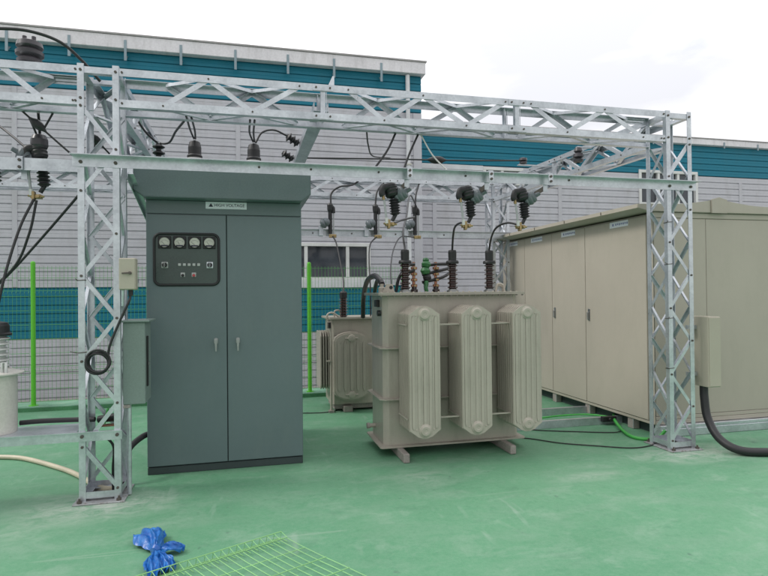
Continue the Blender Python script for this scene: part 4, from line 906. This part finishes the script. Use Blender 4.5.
cable('floor_cable', [(2.70, 5.75, .008), (2.97, 5.62, .008), (3.2, 5.36, .008), (3.5, 5.16, .008), (3.78, 5.0, .008), (4.02, 5.02, .008), (4.2, 5.1, .02)], .006, CB, 'thin dark cord on the floor nearer the right tower', group='thin cords by the enclosure')
cable('floor_cable', [(.45, 7.75, .008), (.74, 7.63, .008), (.96, 7.59, .008), (1.12, 7.62, .008), (1.27, 7.74, .01)], .006, CB, 'thin dark cord on the floor before the smaller transformer')
cable('floor_cable', [(3.3, 6.40, .012), (3.8, 6.36, .05), (4.1, 6.25, .07), (4.3, 6.05, .07)], .010, M['greencable'], 'thin green cord behind the nearer floor channel')

# ------------------------------------------------------------------ wire mesh panel on the floor
A = V((-.48, 3.44, 0)); B = V((.21, 3.77, 0)); e1 = (B - A).normalized(); e2 = V((e1.y, -e1.x, 0)); e2 = (e2 * .85 + e1 * .12).normalized()
q = MB(); W = (B - A).length; n0 = -22; WL = 1.5; WR = M['wirepale']
nb = round(W / .052)
def mz(d): return .012 + .010 * math.sin(d * 2.4)
for k in range(n0, nb + 1):
    p = A + e1 * (k * W / nb)
    pts = [p + e2 * .075 + V((0, 0, .010)), p + V((0, 0, .010)), p + e2 * .012 + V((0, 0, .055)), p + e2 * .07 + V((0, 0, .035))]
    q.tube(pts, .0022, WR, 5, False)
    q.tube([p + e2 * d + V((0, 0, mz(d) + .022 * max(0, 1 - d / .3))) for d in (.07, .2, .4, .6, .8, 1.0, 1.25, WL)], .0022, WR, 5, False)
a_, b_ = A + e1 * (n0 * W / nb), B
for off, z, rr in ((0, .010, .003), (.012, .056, .003), (.072, .036, .003)):
    q.tube([a_ + e2 * off + V((0, 0, z)), b_ + e2 * off + V((0, 0, z))], rr, WR, 6, False)
for d in (.25, .45, .65, .85, 1.05, 1.25, 1.45): q.tube([a_ + e2 * d + V((0, 0, mz(d) + .005)), b_ + e2 * d + V((0, 0, mz(d) + .005))], .0026, WR, 6, False)
tag(q.build('loose_mesh', org=A), 'loose pale green welded mesh panel lying on the floor in front', 'mesh panel')

# ------------------------------------------------------------------ blue plastic bag
def lobe(mb, knot, tip, width, pleats, lift, seed, tipw=.8):
    knot, tip = V(knot), V(tip); d = tip - knot; L = d.length; d.normalize(); sd = V((-d.y, d.x, 0)); nu, nv = 34, 22; vs = []
    for i in range(nv + 1):
        t = i / nv; w = width * (.10 + .90 * math.sin(min(t * 1.25, 1) * math.pi / 2) ** 1.1) * (1 - (1 - tipw) * max(0, t - .75) / .25)
        for j in range(nu + 1):
            s = j / nu * 2 - 1
            z = .008 + lift * math.sin(math.pi * min(1, t * .92 + .06)) * (1 - s * s * .75) + .014 * (.25 + t) * (1 + math.sin(s * pleats * 3.1 + seed + 1.6 * math.sin(t * 4 + s)))
            q_ = knot + d * (t * L * (1 - .16 * s * s) + .012 * mnoise.noise(V((s * 2, seed, t * 2)))) + sd * (s * w * .5 + .012 * mnoise.noise(V((t * 6, s * 4, seed))))
            z += .011 * mnoise.noise(V((q_.x * 16 + seed, q_.y * 16, t * 2))) + .004 * abs(mnoise.noise(V((q_.x * 50, q_.y * 50, seed))))
            vs.append((q_.x, q_.y, max(z, .003)))
    f = [(i * (nu + 1) + j, i * (nu + 1) + j + 1, (i + 1) * (nu + 1) + j + 1, (i + 1) * (nu + 1) + j) for i in range(nv) for j in range(nu)]
    mb._faces(vs, f, M['bag'], True)
q = MB(); kn = (-.545, 3.745, .03)
lobe(q, kn, (-.66, 4.06, 0), .19, 3, .06, 1.3, .9); lobe(q, kn, (-.60, 4.04, 0), .14, 3, .075, 4.3, .9)
lobe(q, kn, (-.375, 3.735, 0), .10, 3, .045, 2.1, .5); lobe(q, kn, (-.50, 3.42, 0), .14, 4, .05, 6.0, .9); lobe(q, kn, (-.44, 3.46, 0), .12, 4, .04, 8.2, .9)
q.lathe([(0, -.03), (.026, -.022), (.036, 0), (.024, .024), (0, .03)], (-.545, 3.745, .035), M['bag'], (.4, .8, .2), 14)
tag(q.build('plastic_bag', org=(-.545, 3.745, 0)), 'crumpled knotted blue plastic bag on the floor by the loose mesh panel', 'plastic bag')

# ------------------------------------------------------------------ camera
cam = bpy.data.cameras.new('camera'); cam.sensor_fit = 'HORIZONTAL'; cam.sensor_width = 36; cam.lens = 567.2 / 768 * 36; cam.clip_end = 2000; cam.clip_start = .05
co = bpy.data.objects.new('camera', cam); COL.objects.link(co)
yaw, pit, rol = R(13.755), R(.508), R(-.564)
fw = V((math.sin(yaw) * math.cos(pit), math.cos(yaw) * math.cos(pit), math.sin(pit))); rt = V((math.cos(yaw), -math.sin(yaw), 0)); up = rt.cross(fw)
r2 = rt * math.cos(rol) + up * math.sin(rol); u2 = -rt * math.sin(rol) + up * math.cos(rol)
mw = Matrix((r2, u2, -fw)).transposed().to_4x4(); mw.translation = (0, 0, 1.6); co.matrix_world = mw
sc.camera = co

# ------------------------------------------------------------------ sky and sun
SUN_EL, SUN_AZ = 46, 274
w = bpy.data.worlds.new('World'); sc.world = w; w.use_nodes = True
N, L = w.node_tree.nodes, w.node_tree.links; bg = N['Background']
sk = N.new('ShaderNodeTexSky'); sk.sky_type = 'NISHITA'; sk.sun_disc = False; sk.sun_elevation = R(SUN_EL); sk.sun_rotation = R(SUN_AZ); sk.dust_density = 3
tc = N.new('ShaderNodeTexCoord'); mp = N.new('ShaderNodeMapping'); mp.inputs['Scale'].default_value = (1, 1, 2.6); mp.inputs['Location'].default_value = (.35, .1, .2)
L.new(tc.outputs['Generated'], mp.inputs['Vector'])
cn = N.new('ShaderNodeTexNoise'); cn.inputs['Scale'].default_value = 2.6; cn.inputs['Detail'].default_value = 9; cn.inputs['Roughness'].default_value = .55
L.new(mp.outputs['Vector'], cn.inputs['Vector'])
cr = N.new('ShaderNodeMapRange'); cr.inputs['From Min'].default_value = .30; cr.inputs['From Max'].default_value = .39; cr.inputs['To Min'].default_value = .78; cr.inputs['To Max'].default_value = 1
L.new(cn.outputs['Fac'], cr.inputs['Value'])
c2 = N.new('ShaderNodeTexNoise'); c2.inputs['Scale'].default_value = 1.7; c2.inputs['Detail'].default_value = 7; L.new(mp.outputs['Vector'], c2.inputs['Vector'])
r2_ = N.new('ShaderNodeValToRGB'); r2_.color_ramp.elements[0].position = .33; r2_.color_ramp.elements[0].color = (7.9, 8.0, 8.5, 1); r2_.color_ramp.elements[1].position = .50; r2_.color_ramp.elements[1].color = (11.4, 11.4, 11.5, 1)
L.new(c2.outputs['Fac'], r2_.inputs['Fac'])
mx = N.new('ShaderNodeMix'); mx.data_type = 'RGBA'; L.new(cr.outputs['Result'], mx.inputs['Factor']); L.new(sk.outputs['Color'], mx.inputs['A']); L.new(r2_.outputs['Color'], mx.inputs['B'])
# sky dimmed behind the camera, added to take light off the front faces
sx = N.new('ShaderNodeSeparateXYZ'); L.new(tc.outputs['Generated'], sx.inputs[0])
dk = N.new('ShaderNodeMapRange'); dk.interpolation_type = 'SMOOTHSTEP'; dk.inputs['From Min'].default_value = -1; dk.inputs['From Max'].default_value = .15; dk.inputs['To Min'].default_value = .70; dk.inputs['To Max'].default_value = 1.0
L.new(sx.outputs['Y'], dk.inputs['Value'])
ze = N.new('ShaderNodeMapRange'); ze.inputs['From Min'].default_value = 0; ze.inputs['From Max'].default_value = 1; ze.inputs['To Min'].default_value = .92; ze.inputs['To Max'].default_value = 1.75
L.new(sx.outputs['Z'], ze.inputs['Value'])
zm = N.new('ShaderNodeMath'); zm.operation = 'MULTIPLY'; L.new(dk.outputs['Result'], zm.inputs[0]); L.new(ze.outputs['Result'], zm.inputs[1])
sc_ = N.new('ShaderNodeVectorMath'); sc_.operation = 'SCALE'; L.new(mx.outputs['Result'], sc_.inputs[0]); L.new(zm.outputs[0], sc_.inputs['Scale'])
L.new(sc_.outputs['Vector'], bg.inputs['Color']); bg.inputs['Strength'].default_value = .1
sl = bpy.data.lights.new('sun', 'SUN'); sl.energy = 1.7; sl.angle = R(14); sl.color = (1, .96, .9)
so = bpy.data.objects.new('sun', sl); COL.objects.link(so)
dv = V((math.sin(R(SUN_AZ)) * math.cos(R(SUN_EL)), math.cos(R(SUN_AZ)) * math.cos(R(SUN_EL)), math.sin(R(SUN_EL))))
so.rotation_euler = dv.to_track_quat('Z', 'Y').to_euler(); so.location = (-6, -4, 12)

sc.view_settings.view_transform = 'Standard'; sc.view_settings.look = 'None'; sc.view_settings.exposure = 0; sc.view_settings.gamma = 1; sc.view_settings.use_curve_mapping = False
